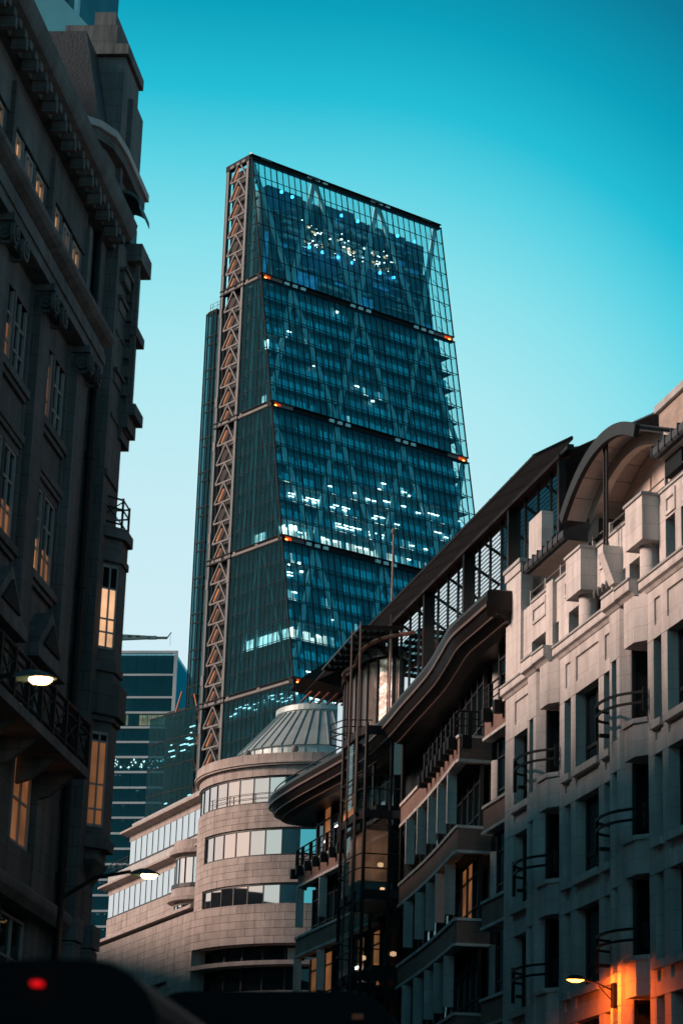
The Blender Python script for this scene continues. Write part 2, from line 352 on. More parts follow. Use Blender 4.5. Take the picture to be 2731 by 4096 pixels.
# floors: slab edge, spandrel, blinds, lamps
storeys = []
for i in range(1, 6):
    a, b = SECT[i]; h = (b-a)/7
    for k in range(7): storeys.append((a+k*h, a+(k+1)*h, i, k))
slab0 = None
for (a, b, i, k) in storeys:
    o = MB().hexa([sp(.8, a-.18, .9), sp(47.4, a-.18, .9), (47.4, 3, a-.18), (.8, 3, a-.18), sp(.8, a+.12, .9), sp(47.4, a+.12, .9), (47.4, 3, a+.12), (.8, 3, a+.12)]).build('floor_slab', 'slab', T)
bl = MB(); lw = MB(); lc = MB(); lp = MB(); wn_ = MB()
lit_runs = {(2, 0): [(.6, 8.2, 1.0), (10, 27.5, .92), (28, 46, .4)], (2, 1): [(14, 26, .65), (27, 38, .6), (39, 46, .5)], (2, 2): [(.5, 11, .65), (12, 20, .65), (22, 46, .55)],
            (2, 3): [(1, 4, .5), (13, 20, .6), (22, 46, .5)], (2, 4): [(26, 32, .35)], (1, 0): [(12, 20, .2)], (1, 2): [(20, 30, .25)], (1, 4): [(5, 12, .3)], (3, 0): [(2, 8, .25)], (3, 1): [(4, 9, .2)], (3, 3): [(10, 20, .2)], (3, 2): [(.6, 9.8, 1.0), (9.8, 13.5, .6)], (3, 6): [(1, 5, .3), (20, 24, .5)], (3, 5): [(.8, 3.6, .6)], (3, 4): [(1.6, 3, .5), (9, 11, .4)], (4, 6): [(1, 12, .4)]}
for (a, b, i, k) in storeys:
    h = b-a; zb0, zb1 = a+.35, a+2.35
    x = 1.9
    gap = [(u, u+rnd.uniform(2, 5)) for u in [rnd.uniform(2, 44) for _ in range(rnd.choice((1, 2, 3)))]]
    while x < 46.2:
        w = rnd.choice((.42, .5, .5, .62)); lit = 0
        for (p, q, pr) in lit_runs.get((i, k), []):
            if p <= x <= q and rnd.random() < pr: lit = pr
        d = 1.9
        tgt = None
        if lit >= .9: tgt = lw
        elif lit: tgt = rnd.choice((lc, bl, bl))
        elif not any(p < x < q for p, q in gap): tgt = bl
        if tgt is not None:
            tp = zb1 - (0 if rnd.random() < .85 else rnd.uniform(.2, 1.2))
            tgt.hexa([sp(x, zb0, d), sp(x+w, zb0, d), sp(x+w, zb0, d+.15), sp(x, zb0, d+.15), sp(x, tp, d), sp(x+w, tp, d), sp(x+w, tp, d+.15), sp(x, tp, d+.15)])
        if lit and lit < .9:
            for zz, pr in ((zb1-.35, .60), (zb1-.95, .30)):
                if rnd.random() < pr*lit*1.5: lp.hexa([sp(x, zz, 1.6), sp(x+1.1, zz, 1.6), sp(x+1.1, zz, 1.8), sp(x, zz, 1.8), sp(x, zz+.13, 1.6), sp(x+1.1, zz+.15, 1.6), sp(x+1.1, zz+.15, 1.8), sp(x, zz+.13, 1.8)])
            if rnd.random() < lit*.8: lw.hexa([sp(x, zb0, 1.7), sp(x+w+.2, zb0, 1.7), sp(x+w+.2, zb0, 1.85), sp(x, zb0, 1.85), sp(x, zb0+.45, 1.7), sp(x+w+.2, zb0+.45, 1.7), sp(x+w+.2, zb0+.45, 1.85), sp(x, zb0+.45, 1.85)])
        elif lit and rnd.random() < .3:
            zz = zb1-.5; lp.hexa([sp(x, zz, 1.6), sp(x+.8, zz, 1.6), sp(x+.8, zz, 1.8), sp(x, zz, 1.8), sp(x, zz+.12, 1.6), sp(x+.8, zz+.14, 1.6), sp(x+.8, zz+.14, 1.8), sp(x, zz+.12, 1.8)])
        x += w + rnd.choice((.22, .28, .3, .55))
for x, z in ((3.2, 135.3), (7.2, 135.0), (2.1, 127.9), (4.4, 128.6), (4.8, 127.0), (9, 128.4), (25.5, 148.7), (33, 149), (12, 172), (17.5, 165), (26, 168), (19, 186)):
    big = .9 if z > 133 and x < 8 and z < 137 else .32
    lp.hexa([sp(x, z, 1.4), sp(x+big*1.7, z, 1.4), sp(x+big*1.7, z, 1.7), sp(x, z, 1.7), sp(x, z+big, 1.4), sp(x+big*1.7, z+big, 1.4), sp(x+big*1.7, z+big, 1.7), sp(x, z+big, 1.7)])
bl.build('glowing_blind', 'blind', T, kind='stuff'); lw.build('lit_window', 'lit_white', T, kind='stuff'); lc.build('cool_lit_window', 'lit_cyan', T, kind='stuff'); lp.build('ceiling_lamp', 'lit_lamp', T, kind='stuff')
# plant lights in the top storeys
for x, z in [(7.4, 209.8), (10.0, 209.5), (22.4, 209.4), (26.5, 209.4), (36.9, 209.4), (41.6, 209.6), (13.2, 198.9), (16.5, 198.8), (20.4, 198.9), (24.0, 198.8), (31.1, 198.7), (34.6, 198.7)]:
    c = sp(x, z, .9); MB().lathe([(0, -.36), (.26, -.25), (.36, 0), (.26, .25), (0, .36)], 8, c).build('blue_floodlight', 'blue_lamp', T)
wp = MB(); wd = MB(); bp = MB()
for x, z in [(14.2, 204.1), (13.4, 200.5), (16.5, 203.3), (16.7, 200.7), (21.3, 203.5), (24.2, 202.7), (29.9, 203.4), (30.0, 201.6), (33.2, 203.3), (32.8, 200.5), (25.0, 201.6), (22.0, 200.6)]:
    for q in range(5):
        xx, zz = x+rnd.gauss(0, 1.1), z+rnd.gauss(0, .8); w = rnd.choice((.1, .14, .2, .45)); hh = rnd.choice((.08, .1, .14)); c = sp(xx, zz, 1.6); wp.box(c[0], c[0]+w, c[1], c[1]+.2, zz, zz+hh)
    for q in range(2):
        xx, zz = x+rnd.uniform(-1, 1), z+rnd.uniform(-.7, .5); c = sp(xx, zz, 1.9); wd.box(c[0], c[0]+rnd.uniform(.3, 1.2), c[1], c[1]+.2, zz, zz+rnd.uniform(.15, .5))
for x, z, w, h in [(9.4, 189.3, 5.6, 3.4), (6.2, 197.6, 2.4, .7), (36.4, 203, 2.6, 1.1), (40.2, 202.2, 2.2, .8), (41, 189, 3.6, 1.6), (26, 189.2, 3, 2.6), (2.2, 189.8, .8, 9), (20, 193, 3, .5), (30, 195.5, 4, .6)]:
    c = sp(x, z, 2.1); bp.box(c[0], c[0]+w, c[1], c[1]+.2, z, z+h)
wp.build('plant_lamp', 'lit_lamp', T, kind='stuff'); wd.build('warm_lit_machinery', 'lit_warm2', T, kind='stuff'); bp.build('blue_lit_panel', 'blue_dim', T, kind='stuff')
# mega-frame: diamonds of braces behind the glass, one node every 16.2 m
def nodes(j): return [0.6, 16.2, 32.4, 47.9] if j % 2 == 0 else [8.1, 24.3, 40.5]
for i in range(0, 5):
    a, b = nodes(i), nodes(i+1); zt, zb = ZT[i]-.2, ZT[i+1]+1.2
    for p in a:
        for q in b:
            if abs(p-q) < 9: MB().bar(sp(p, zt, 1.15), sp(q, zb, 1.15), 1.0, .45, (1, 0, 0)).build('brace', 'brace', T)
# glazing of the sloping face: the 300 largest panes singly, the others as one
pw, ph = CW-.07, None
rest = MB(); made = 0; proto = {}
for i, (a, b) in enumerate(SECT[:5]):
    h = (b-a)/7
    for k in range(7):
        z0 = a+k*h
        for c in range(NC):
            x0 = c*CW+.035; single = (i in (2, 3) and c < 22 and made < 300)
            if single:
                key = i
                if key not in proto:
                    hh = h-.08; m = MB().hexa([(0, 0, 0), (pw, 0, 0), (pw, .04, 0), (0, .04, 0), (0, hh*K, hh), (pw, hh*K, hh), (pw, hh*K+.04, hh), (0, hh*K+.04, hh)])
                    o = m.build('pane', 'g_tower', T); proto[key] = o
                else: o = inst(proto[key], T, name='pane')
                o.location = (x0, yS(z0+.04), z0+.04); made += 1
            else:
                q0, q1 = z0+.04, z0+h-.04
                rest.hexa([sp(x0, q0), sp(x0+pw, q0), sp(x0+pw, q0, .04), sp(x0, q0, .04), sp(x0, q1), sp(x0+pw, q1), sp(x0+pw, q1, .04), sp(x0, q1, .04)])
rest.build('upper_glazing', 'g_tower', T, kind='stuff')
for i, (a, b) in enumerate(SECT[:5]):
    h = (b-a)/7
    for k in range(1, 7):
        z = a+k*h; MB().hexa([sp(0, z-.05, -.05), sp(W_, z-.05, -.05), sp(W_, z-.05, .12), sp(0, z-.05, .12), sp(0, z+.05, -.05), sp(W_, z+.05, -.05), sp(W_, z+.05, .12), sp(0, z+.05, .12)]).build('transom', 'steel_d', T)
    mu = None
    for c in range(NC+1):
        w = .13 if c % 4 == 0 else .07
        if c % 4 == 0 or mu is None:
            o = MB().hexa([(-w/2, -.09, 0), (w/2, -.09, 0), (w/2, .16, 0), (-w/2, .16, 0), (-w/2, (b-a)*K-.09, b-a), (w/2, (b-a)*K-.09, b-a), (w/2, (b-a)*K+.16, b-a), (-w/2, (b-a)*K+.16, b-a)]).build('mullion', 'steel_d', T)
            if c % 4: mu = o
        else: o = inst(mu, T, name='mullion')
        o.location = (c*CW, yS(a), a)
# bands between the sections
for j in range(0, 6):
    z0, z1 = (214.7, 215.7) if j == 0 else (ZT[j], ZT[j]+1.25)
    o = MB().hexa([sp(-.1, z0, .35), sp(W_+.1, z0, .35), sp(W_+.1, z0, 1.2), sp(-.1, z0, 1.2), sp(-.1, z1, .35), sp(W_+.1, z1, .35), sp(W_+.1, z1, 1.2), sp(-.1, z1, 1.2)]).build('band_beam', 'steel_d', T)
    for zz in (z0+.06, z1-.06):
        MB().hexa([sp(-.15, zz-.1, -.18), sp(W_+.15, zz-.1, -.18), sp(W_+.15, zz-.1, .3), sp(-.15, zz-.1, .3), sp(-.15, zz+.1, -.18), sp(W_+.15, zz+.1, -.18), sp(W_+.15, zz+.1, .3), sp(-.15, zz+.1, .3)]).build('band_rail', 'steel_d', T)
    for p in nodes(j):
        if .9 < p < 47:
            for dx in (-2.4, -.45, 1.5):
                c = sp(p+dx, z0+.25, .12); B(c[0], c[0]+1.1, c[1], c[1]+.3, z0+.3, z1-.3).build('node_block', 'brace', T)
    if j:
        for xa, xb, xl in ((.3, 5.2, .9), (43.4, 48.2, 47.2)):
            c = sp(xa, z0+.5, .28); B(xa, xb, c[1], c[1]+.06, z0+.22, z1-.22).build('band_plate', 'steel_l', T); B(xl, xl+.45, c[1]-.16, c[1]-.02, z0+.32, z0+.52).build('orange_band_light', 'orange_lamp', T)
            B(xa, xb, c[1]-.3, c[1], z1-.24, z1-.2).build('band_soffit', 'steel_l', T)
            g0, g1 = (.35, 2.3) if xl < 5 else (46.2, 48.1); B(g0, g1, c[1]-.02, c[1]-.005, z0+.3, z1-.3).build('band_glow_plate', 'orange_glow', T)  # emissive plate standing in for orange lamplight on the band end
        # west side of the band: pale beam with node blocks
        y0, y1 = yS(z0)+.3, -.05
        B(.1, .9, y0, y1, z0+.15, z1-.1).build('side_band_beam', 'steel_d', T); B(-.02, .1, y0, y1, z0+.3, z0+.72).build('side_band_flange', 'steel_l', T)
        n_ = max(1, int((y1-y0)/7))
        for q in range(n_+1):
            yy = y0+.3+(y1-y0-1.6)*q/max(1, n_); B(-.06, .1, yy, yy+.8, z0+.28, z1-.2).build('node_block', 'steel_l', T)
        for zz in (z0+.05, z1-.05): B(-.12, .1, y0-.3, y1, zz-.07, zz+.07).build('band_rail', 'steel_d', T)
# west side glazing
wg = MB(); wt = MB(); wl = MB(); ws = MB(); wlit = MB(); wlamp = MB()
for i, (a, b) in enumerate(SECT[:5]):
    h = (b-a)/7
    for k in range(7):
        z0, z1 = a+k*h, a+(k+1)*h; y = -.05
        while y > yS(z0)+.05:
            yn = y-1.42; ya0, ya1 = max(yn, yS(z0)), max(yn, yS(z1)); ya1 = min(ya1, y)
            wg.hexa([(0, ya0+.04, z0+.04), (.04, ya0+.04, z0+.04), (.04, y-.03, z0+.04), (0, y-.03, z0+.04), (0, ya1+.04, z1-.04), (.04, ya1+.04, z1-.04), (.04, y-.03, z1-.04), (0, y-.03, z1-.04)])
            if y > yS(z1)+.3:
                B_ = rnd.random()
                lit = (i == 3 and k == 2 and -19 < y < -3) or (i == 4 and k == 6) or (i == 2 and k == 0 and y < -3 and rnd.random() < .6) or (i == 1 and k in (0, 3) and rnd.random() < .15)
                if lit and i == 4:
                    for _ in range(2):
                        yy = y-rnd.random()*1.2; zz = z0+1.2+rnd.random()*2; wlamp.box(1.2, 1.3, yy-.9, yy, zz, zz+.14)
                elif lit: wlit.box(1.3, 1.36, max(yn, yS(z1)+.2)+.12, y-.1, z0+.3, z0+2.3)
                elif B_ < .8: ws.box(1.3, 1.36, max(yn, yS(z1)+.2)+.12, y-.1, z0+2.45, z0+3.1)
            wt.box(-.06, .1, y-.035, y+.035, z0, z1); y = yn
        wt.box(-.05, .1, yS(z0), -.05, z0-.05, z0+.05)
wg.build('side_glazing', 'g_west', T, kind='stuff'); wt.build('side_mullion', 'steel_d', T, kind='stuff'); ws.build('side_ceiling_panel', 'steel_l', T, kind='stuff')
wlit.build('side_lit_window', 'lit_side', T, kind='stuff'); wlamp.build('side_ceiling_lamp', 'lit_lamp', T, kind='stuff')
for i in range(1, 5):
    za, zb = ZT[i]-.2, ZT[i+1]+1.2; ym = (yS(zb)+0)/2
    MB().bar((.9, yS(za)*.55, za), (.9, yS(zb)+2, zb), .6, .4, (0, 1, 0)).build('side_brace', 'brace', T)
    MB().bar((.9, yS(za)*.5, za), (.9, -2.0, zb), .6, .4, (0, 1, 0)).build('side_brace', 'brace', T)
    B(.7, 1.2, yS(za)*.5-.3, yS(za)*.5+.3, zb, za).build('side_column', 'brace', T)
# corner fins
for e in (0, W_):
    for i, (a, b) in enumerate(SECT[:5]): MB().bar(sp(e, a, 0), sp(e, b, 0), .22, .22, (1, 0, 0)).build('corner_fin', 'steel_d', T)
# east side: open lattice seen through the corner
for i, (a, b) in enumerate(SECT[:3]):
    MB().bar((W_, yS(a)+1.6, a), (W_, yS(b)+1.6, b), .12, .12, (1, 0, 0)).build('lattice_post', 'steel_t', T)
    for k in range(8):
        z = a+(b-a)*k/7; MB().bar((W_, yS(z), z), (W_, yS(z)+1.6, z+.2), .08, .1, (0, 0, 1)).build('lattice_rung', 'steel_t', T)
        if k < 7:
            z2 = a+(b-a)*(k+1)/7; MB().bar((W_-.1, yS(z)+1.5, z), (W_-.1, yS(z2)+4.2, z2), .1, .1, (0, 1, 0)).build('lattice_tie', 'steel_t', T)
# ladder frame on the west side
for yy, in ((.1,), (6.95,)):
    B(-.15, .55, yy, yy+.8, 40, 214.6).build('ladder_column', 'steel_t', T)
    B(-.22, -.15, yy+(.02 if yy < 1 else .62), yy+(.2 if yy < 1 else .8), 40, 214.6).build('column_flange', 'steel_l', T)
B(.9, 1.6, .95, 6.9, 40, 214).build('ladder_backing', 'black', T)
B(-.25, .8, -.1, 7.9, 214.5, 215.7).build('ladder_cap', 'steel_d', T)
for y0 in (1.3, 3.2, 5.2): B(-.3, -.25, y0, y0+1.1, 214.65, 215.2).build('node_block', 'steel_l', T)
b1 = MB().bar((-.05, 3.55, 3.72), (-.05, 6.25, .1), .34, .3, (0, 1, 0)).build('ladder_brace', 'steel_l', T)
b2 = MB().bar((-.05, 3.35, 3.72), (-.05, .92, .1), .34, .3, (0, 1, 0)).build('ladder_brace', 'steel_l', T)
b3 = B(-.2, .1, .95, 6.25, -.18, .16).build('ladder_rung', 'steel_l', T)
b4 = MB().bar((.22, 3.9, 2.75), (.22, 5.5, .55), .30, .12, (0, 1, 0)).build('brace_glow_strip', 'amber_strip', T)  # glowing strip in place of lamplight on the brace's inner face
first = True; k = 0
zz = 211.45
while zz > 60:
    near = any(0 <= zz - t < 1.4 for t in ZT[1:])
    for o in (b1, b2, b3, b4):
        if o is b4 and rnd.random() < .12: continue
        c = o if first else inst(o, T); c.location = (0, 0, zz)
    first = False; k += 1; zz -= 3.965
for j in range(1, 6):
    z0 = ZT[j]
    B(-.3, .7, -.05, 7.9, z0+.95, z0+1.2).build('ladder_band', 'steel_d', T); B(-.3, .7, -.05, 7.9, z0, z0+.25).build('ladder_band', 'steel_d', T)
    B(-.12, .6, 1.0, 6.9, z0+.25, z0+.95).build('ladder_tie', 'steel_d', T)
    for y0 in (1.2, 3.0, 5.4): B(-.2, -.12, y0, y0+(2.0 if y0 == 3.0 else .9), z0+.3, z0+.8).build('node_block', 'steel_l', T)
    for y0 in (.1, 6.95):
        for dz in (-4.6, 4.5): B(-.24, -.15, y0, y0+.8, z0+dz, z0+dz+2.0).build('node_block', 'steel_l', T)
# lower north core with lift shafts
B(1.4, 9, 7.95, 10.1, 40, 185.2).build('core_wall', 'steel_d', T)
nc = MB(); nb = MB()
z = 60
while z < 184:
    h = 7.1; z1 = min(z+h, 185.6)
    for y0, y1 in ((10.15, 11.3), (11.35, 12.9)): nc.box(.8, .86, y0, y1, z+.05, z1-.05)
    nc.box(.8, .86, 13.0, 13.75, z+.05, z1-.05); nb.box(.74, 1.0, 10.1, 13.8, z-.12, z+.12); nb.box(.72, .95, 10.1, 13.1, z+5.2, z+5.4); z += h
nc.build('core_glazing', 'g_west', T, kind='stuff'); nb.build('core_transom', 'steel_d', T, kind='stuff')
B(1.3, 7, 10.15, 12.9, 40, 185).build('lift_shaft', 'inner', T)
for y0 in (10.1, 11.3, 12.92, 13.72): B(.72, 1.0, y0, y0+.09, 60, 185.8).build('core_mullion', 'steel_d', T)
B(.8, 9, 10.0, 13.8, 185.6, 186.0).build('core_roof', 'steel_d', T)
for y0 in (8.3, 9.6, 10.4, 11.9, 12.8): B(1.0, 1.08, y0, y0+.07, 185.9, 187.7).build('roof_rail_post', 'steel_t', T)
for zz in (186.9, 187.65): B(1.0, 1.06, 8.3, 12.85, zz, zz+.06).build('roof_rail', 'steel_t', T)
# low glazed annexe with orange steelwork
B(3.2, 12, 8.0, 24, 30, 107).build('annexe_mass', 'dark', T)
az_ = MB(); 
for y0 in [8.2+1.75*q for q in range(9)]:
    for z0 in [40+5.0*q for q in range(13)]:
        az_.box(-.4, -.35, y0+.04, y0+1.70, z0+.05, min(z0+4.95, 108.0))
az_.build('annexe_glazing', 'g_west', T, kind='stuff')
for z0 in [45+5.0*q for q in range(13)]: B(-.46, -.3, 8.2, 24, z0-.09, z0+.09).build('annexe_transom', 'steel_d', T)
for q in range(12):
    z0 = 48+5.0*q; yy = 9.0 if q % 2 else 15.2
    B(.4, .8, 8.6, 10.6, z0, z0+.5).build('orange_beam', 'orange_steel', T); B(.4, .8, 14.6, 17.6, z0+1.2, z0+1.7).build('orange_beam', 'orange_steel', T)
    MB().bar((.6, 8.8, z0), (.6, 10.8, z0+5), .25, .25, (0, 1, 0)).build('orange_tie', 'orange_steel', T); MB().bar((.6, 17.4, z0+1.2), (.6, 15, z0+6.2), .25, .25, (0, 1, 0)).build('orange_tie', 'orange_steel', T)
al = MB()
for yy, z0, n in ((10, 101.5, 4), (11, 99.5, 2), (13, 98.5, 2), (16.2, 99, 3), (9.6, 88.5, 3), (9.6, 80.5, 3), (9.4, 75, 4), (16.8, 88, 2), (16.6, 79, 2)):
    for q in range(n): al.box(.1, .2, yy+rnd.uniform(-.8, .6), yy+rnd.uniform(.7, 1.6), z0-q*1.15, z0-q*1.15+.22)
al.build('annexe_lamp', 'lit_lamp', T, kind='stuff')
for xx, yy in ((0.2, 0.05), (47.6, .3)): MB().lathe([(0, 0), (.22, .1), (.22, .5), (0, .6)], 8, (xx, yy, 215.7)).build('aviation_light', 'lit_warm2', T)
# facade-cleaning ledges on the top edge
for x in (2.2, 14, 30, 43.5): B(x, x+2.4, -.9, -.4, 215.2, 215.6).build('cleaning_hatch', 'steel_t', T)
# ================================================================== pale stone building on the right
RX, RY, RAZ = -3.1976, 94.0, -18.86
S = root('stone_building', RX, RY, RAZ, 'pale stone office building with barrel-vaulted roof canopies on the right', 'building')
HEADS = [22.45, 18.5, 14.55, 10.6, 6.65, 3.4]
XE = -150.0                                     # it runs on past the camera's side of the frame
PER = 9.47
B(.0, XE, -14, -2.6, 0, 24.3).build('inner_mass', 'dark', S)
def wall_block(x0, x1, z0, z1, y=0.0, t=.6, name='stone_block'): return B(x0, x1, y-t, y, z0, z1-.02).build(name, 'stone', S)
def window(x0, x1, z0, z1, y=-.45, sill=True, lit=None, mull=2):
    f = MB(); w = .09
    f.box(x0, x0-w, y-.06, y+.06, z0, z1); f.box(x1, x1+w, y-.06, y+.06, z0, z1); f.box(x0, x1, y-.06, y+.06, z1-w, z1); f.box(x0, x1, y-.06, y+.06, z0, z0+w)
    for q in range(1, mull): xx = x0+(x1-x0)*q/mull; f.box(xx-.05, xx+.05, y-.06, y+.06, z0, z1)
    if mull > 1: f.box(x0, x1, y-.05, y+.05, z0+(z1-z0)*.26, z0+(z1-z0)*.26+.14)
    o = f.build('window', 'frame', S); B(x0, x1, y-.03, y-.01, z0, z1).build('pane', lit or 'g_dark', o)
    if sill: B(x0+.12, x1-.12, y-.1, .14, z0-.26, z0).build('sill', 'stone', o)
    return o
def strip_col(x0, x1, y=0.0, t=.6):
    top = 24.2
    for h in HEADS:
        wall_block(x0, x1, h, top, y, t); top = h
        wall_block(x0, x1, h-2.85, top, y, t); top = h-2.85
    wall_block(x0, x1, 0, top, y, t)
def spandrel(x0, x1, h, ztop, y=0.0):
    z0, z1 = h, ztop; p = .1 if abs(x1-x0) < 1.2 else .02
    o = B(x0, x1, -.6, y-.07, z0, z1).build('spandrel', 'stone', S)
    f = MB(); a, b = (z0+.45, z0+.45+(z1-z0-.45)*.72)
    f.box(x0, x1, y-.07, y, z0, a); f.box(x0, x1, y-.07, y, b, z1-.02); f.box(x0, x0-p, y-.07, y, a, b); f.box(x1, x1+p, y-.07, y, a, b)
    f.build('panel_frame', 'stone', o)
def bay(x0, x1, lit=None, mull=2, slit=False):
    top = 24.2
    for i, h in enumerate(HEADS):
        spandrel(x0, x1, h, top)
        z0 = max(h-2.85, .5)
        window(x0, x1, z0, h, mull=1 if slit else mull, lit=(lit or {}).get(i)); top = z0
strip_col(0, -1.2); bay(-1.2, -3.24); strip_col(-3.24, -3.89)
rail_proto = None
for m in range(3):
    d = -PER*m
    # projecting pier with slit, niche and oriel boxes
    strip_col(-3.89+d, -4.13+d, .3, .9); strip_col(-4.61+d, -4.93+d, .3, .9)
    top = 24.2
    for i, h in enumerate(HEADS):
        wall_block(-4.13+d, -4.61+d, h, top, .3, .9); window(-4.13+d, -4.61+d, max(h-2.85, .4), h, y=-.1, sill=False, mull=1); top = max(h-2.85, .4)
    MB().prism([(-4.93+d, .3), (-4.93+d, -.8), (-5.5+d, -.8), (-5.44+d, -.35), (-5.2+d, .02)], 0, 24.2).build('niche_cheek', 'stone', S)
    nb_ = MB()                                  # curved back of the niche
    pts = [(-5.44+d-.75+.75*math.cos(a), -.35-2.0*math.sin(a)) for a in [math.pi*q/10 for q in range(11)]]
    for q in range(10): nb_.hexa([(*pts[q], 0), (*pts[q+1], 0), (pts[q+1][0], pts[q+1][1]-.15, 0), (pts[q][0], pts[q][1]-.15, 0), (*pts[q], 24.2), (*pts[q+1], 24.2), (pts[q+1][0], pts[q+1][1]-.15, 24.2), (pts[q][0], pts[q][1]-.15, 24.2)])
    nb_.build('niche', 'stone', S, smooth=False)
    top = 24.25
    for i, h in enumerate(HEADS[:5]):
        z0 = h+.12; z1 = top if i == 0 else h+1.25
        o = MB().prism([(-5.44+d, .32), (-5.44+d, -1), (-6.93+d, -1), (-6.91+d, .01), (-6.6+d, .22), (-6.45+d, .32)], z0, z1).build('oriel_box', 'stone', S)
        if i: MB().prism([(-5.36+d, .40), (-5.36+d, -.5), (-6.95+d, -.5), (-6.95+d, .06), (-6.5+d, .40)], z1+.0, z1+.16).build('oriel_coping', 'stone', o)
        B(-5.52+d, -5.505+d, -1.6, .0, max(h-2.8, .2), h+.1).build('niche_dark_pane', 'g_dark', S); B(-5.53+d, -5.45+d, -.06, .06, max(h-2.8, .2), h+.1).build('niche_frame', 'frame', S)  # dark pane added to give the niche its shade
        # curved iron rail across the niche
        zr = h-2.1
        pth = [(-3.55+d, .12), (-3.75+d, .62), (-4.3+d, .92), (-5.2+d, 1.02), (-6.2+d, .80), (-7.0+d, .16)]
        pp = lerp_path(pth, 4)
        if rail_proto is None:
            r1 = MB()
            for dz in (0, .36): r1.sweep([(x-d, y) for x, y in pp], [(-.03, dz), (-.03, dz+.085), (.03, dz+.085), (.03, dz)])
            for q in (0, 7, 20):
                x, y = pp[q]; r1.box(x-d-.05, x-d+.05, y-.06, y+.06, -.75 if q == 7 else -.25, .55)
            r1.box(-3.75, -3.6, .02, .6, -.5, -.38)
            rail_proto = r1.build('balcony_rail', 'black', S); o = rail_proto
        else: o = inst(rail_proto, S)
        o.location = (d, 0, zr)
    strip_col(-6.91+d, -7.48+d); bay(-7.48+d, -8.23+d, slit=True); strip_col(-8.23+d, -8.78+d)
    bay(-8.78+d, -11.34+d, lit={}); strip_col(-11.34+d, -11.9+d); bay(-11.9+d, -12.63+d, slit=True); strip_col(-12.63+d, -13.36+d)
wall_block(-3.89-3*PER, XE, 0, 24.2)
for x, z, w in ((-9.75, 17.55, .4), (-10.5, 17.75, .18), (-9.75, 16.3, .3)):
    B(x, x-w, -.9, -.8, z, z+.14).build('ceiling_lamp', 'lit_lamp', S)
B(-10.35, -10.6, -.40, -.395, 16.0, 17.6).build('curtain', 'lit_dim', S)
# cornice, broken forward over the piers
cpath = [(.12, 0), (-3.8, 0)]
def cornice(x0, x1, y, z0, z1, pr, name='cornice'):
    o = MB().prism_yz([(-.6, z0), (y+.03, z0), (y+pr*.5, z0+.10), (y+pr, z0+.16), (y+pr, z1-.06), (y+pr-.06, z1), (-.6, z1)], x0, x1).build(name, 'stone', S)
    B(x0, x1, -.6, y+pr+.03, z1, z1+.07).build('coping', 'coping', o); return o
cornice(.12, -3.72, 0, 24.2, 24.66, .22)
for m in range(3):
    d = -PER*m
    cornice(-3.73+d, -5.1+d, .3, 24.2, 24.80, .26); cornice(-5.12+d, -6.6+d, .3, 24.22, 24.74, .26); cornice(-6.62+d, -13.16+d, 0, 24.2, 24.66, .22)
# attic storey: piers, loggia openings, projecting boxes
B(-1.2, XE, -2.4, -2.0, 24.3, 27.3).build('loggia_back_wall', 'dark', S)
def attic(x0, x1, z0, z1, y=-.12, name='attic_block'): return B(x0, x1, y-.5, y, z0, z1-.015).build(name, 'stone', S)
# tall corner pier
attic(.08, -1.9, 24.73, 29.1, .0, 'corner_pier'); attic(.14, -1.98, 29.1, 29.45, .06, 'pier_cap'); B(.2, -2.05, -.62, .12, 29.45, 29.6).build('pier_coping', 'coping', S)
attic(-.05, -1.75, 27.3, 31.8, -.9, 'stair_wall'); 
attic(-1.9, -3.03, 24.73, 27.45)
for a, b in ((-3.03, -9.1), (-10.8, -15.6), (-17.3, -40)): attic(a, b, 26.4 if a < -17 else 25.85, 27.45); B(a, b, -.7, -.06, 27.45, 27.53).build('parapet_coping', 'coping', S)
for a, b in ((-5.02, -5.56), (-6.4, -7.6), (-12.35, -12.7), (-13.9, -14.3), (-17.3, -17.9), (-18.8, -19.35), (-20.2, -20.8), (-21.8, -40)): attic(a, b, 24.73, 26.41 if a < -17 else 25.86)
for a, b in ((-3.2, -4.9), (-7.2, -8.7), (-11.2, -12.2), (-14.4, -15.3), (-18.0, -18.9), (-19.6, -21.4)):
    f = MB()
    f.box(a, b, -.12, -.06, 27.05, 27.3); f.box(a, b, -.12, -.06, 26.5, 26.62); f.box(a, a-.10, -.12, -.06, 26.62, 27.05); f.box(b, b+.10, -.12, -.06, 26.62, 27.05); f.build('panel_frame', 'stone', S)
for xb in (-9.95, -16.45):
    bx = B(xb+.85, xb-.85, -.6, .5, 25.85, 27.42).build('balcony_box', 'stone', S); B(xb+.93, xb-.93, -.6, .56, 27.42, 27.52).build('coping', 'coping', bx)
    MB().lathe([(.36, 24.7), (.36, 25.9)], 14, (xb, -.1, 0)).build('column', 'stone', S, smooth=True)
for q in range(4):
    lx = -10.9-.45*q; MB().lathe([(0, .05), (.05, 0), (.07, -.1), (.03, -.3), (0, -.34)], 6, (lx, .0, 25.8)).build('floodlight', 'steel_l', S)
for xp in (-5.7, -20.5): attic(xp+.4, xp-.4, 24.75, 27.6, .04, 'attic_pier')
br = MB().prism_yz([(-.3, 25.35), (.2, 25.35), (.62, 26.45), (.62, 26.7), (-.3, 26.7)], -13.05, -13.6).build('strut_bracket', 'stone', S)
for q in (-.14, .16): MB().tube([(-13.3+q, .40, 26.6), (-13.3+q, .40, 30.6)], .05, 8).build('strut', 'black', S)
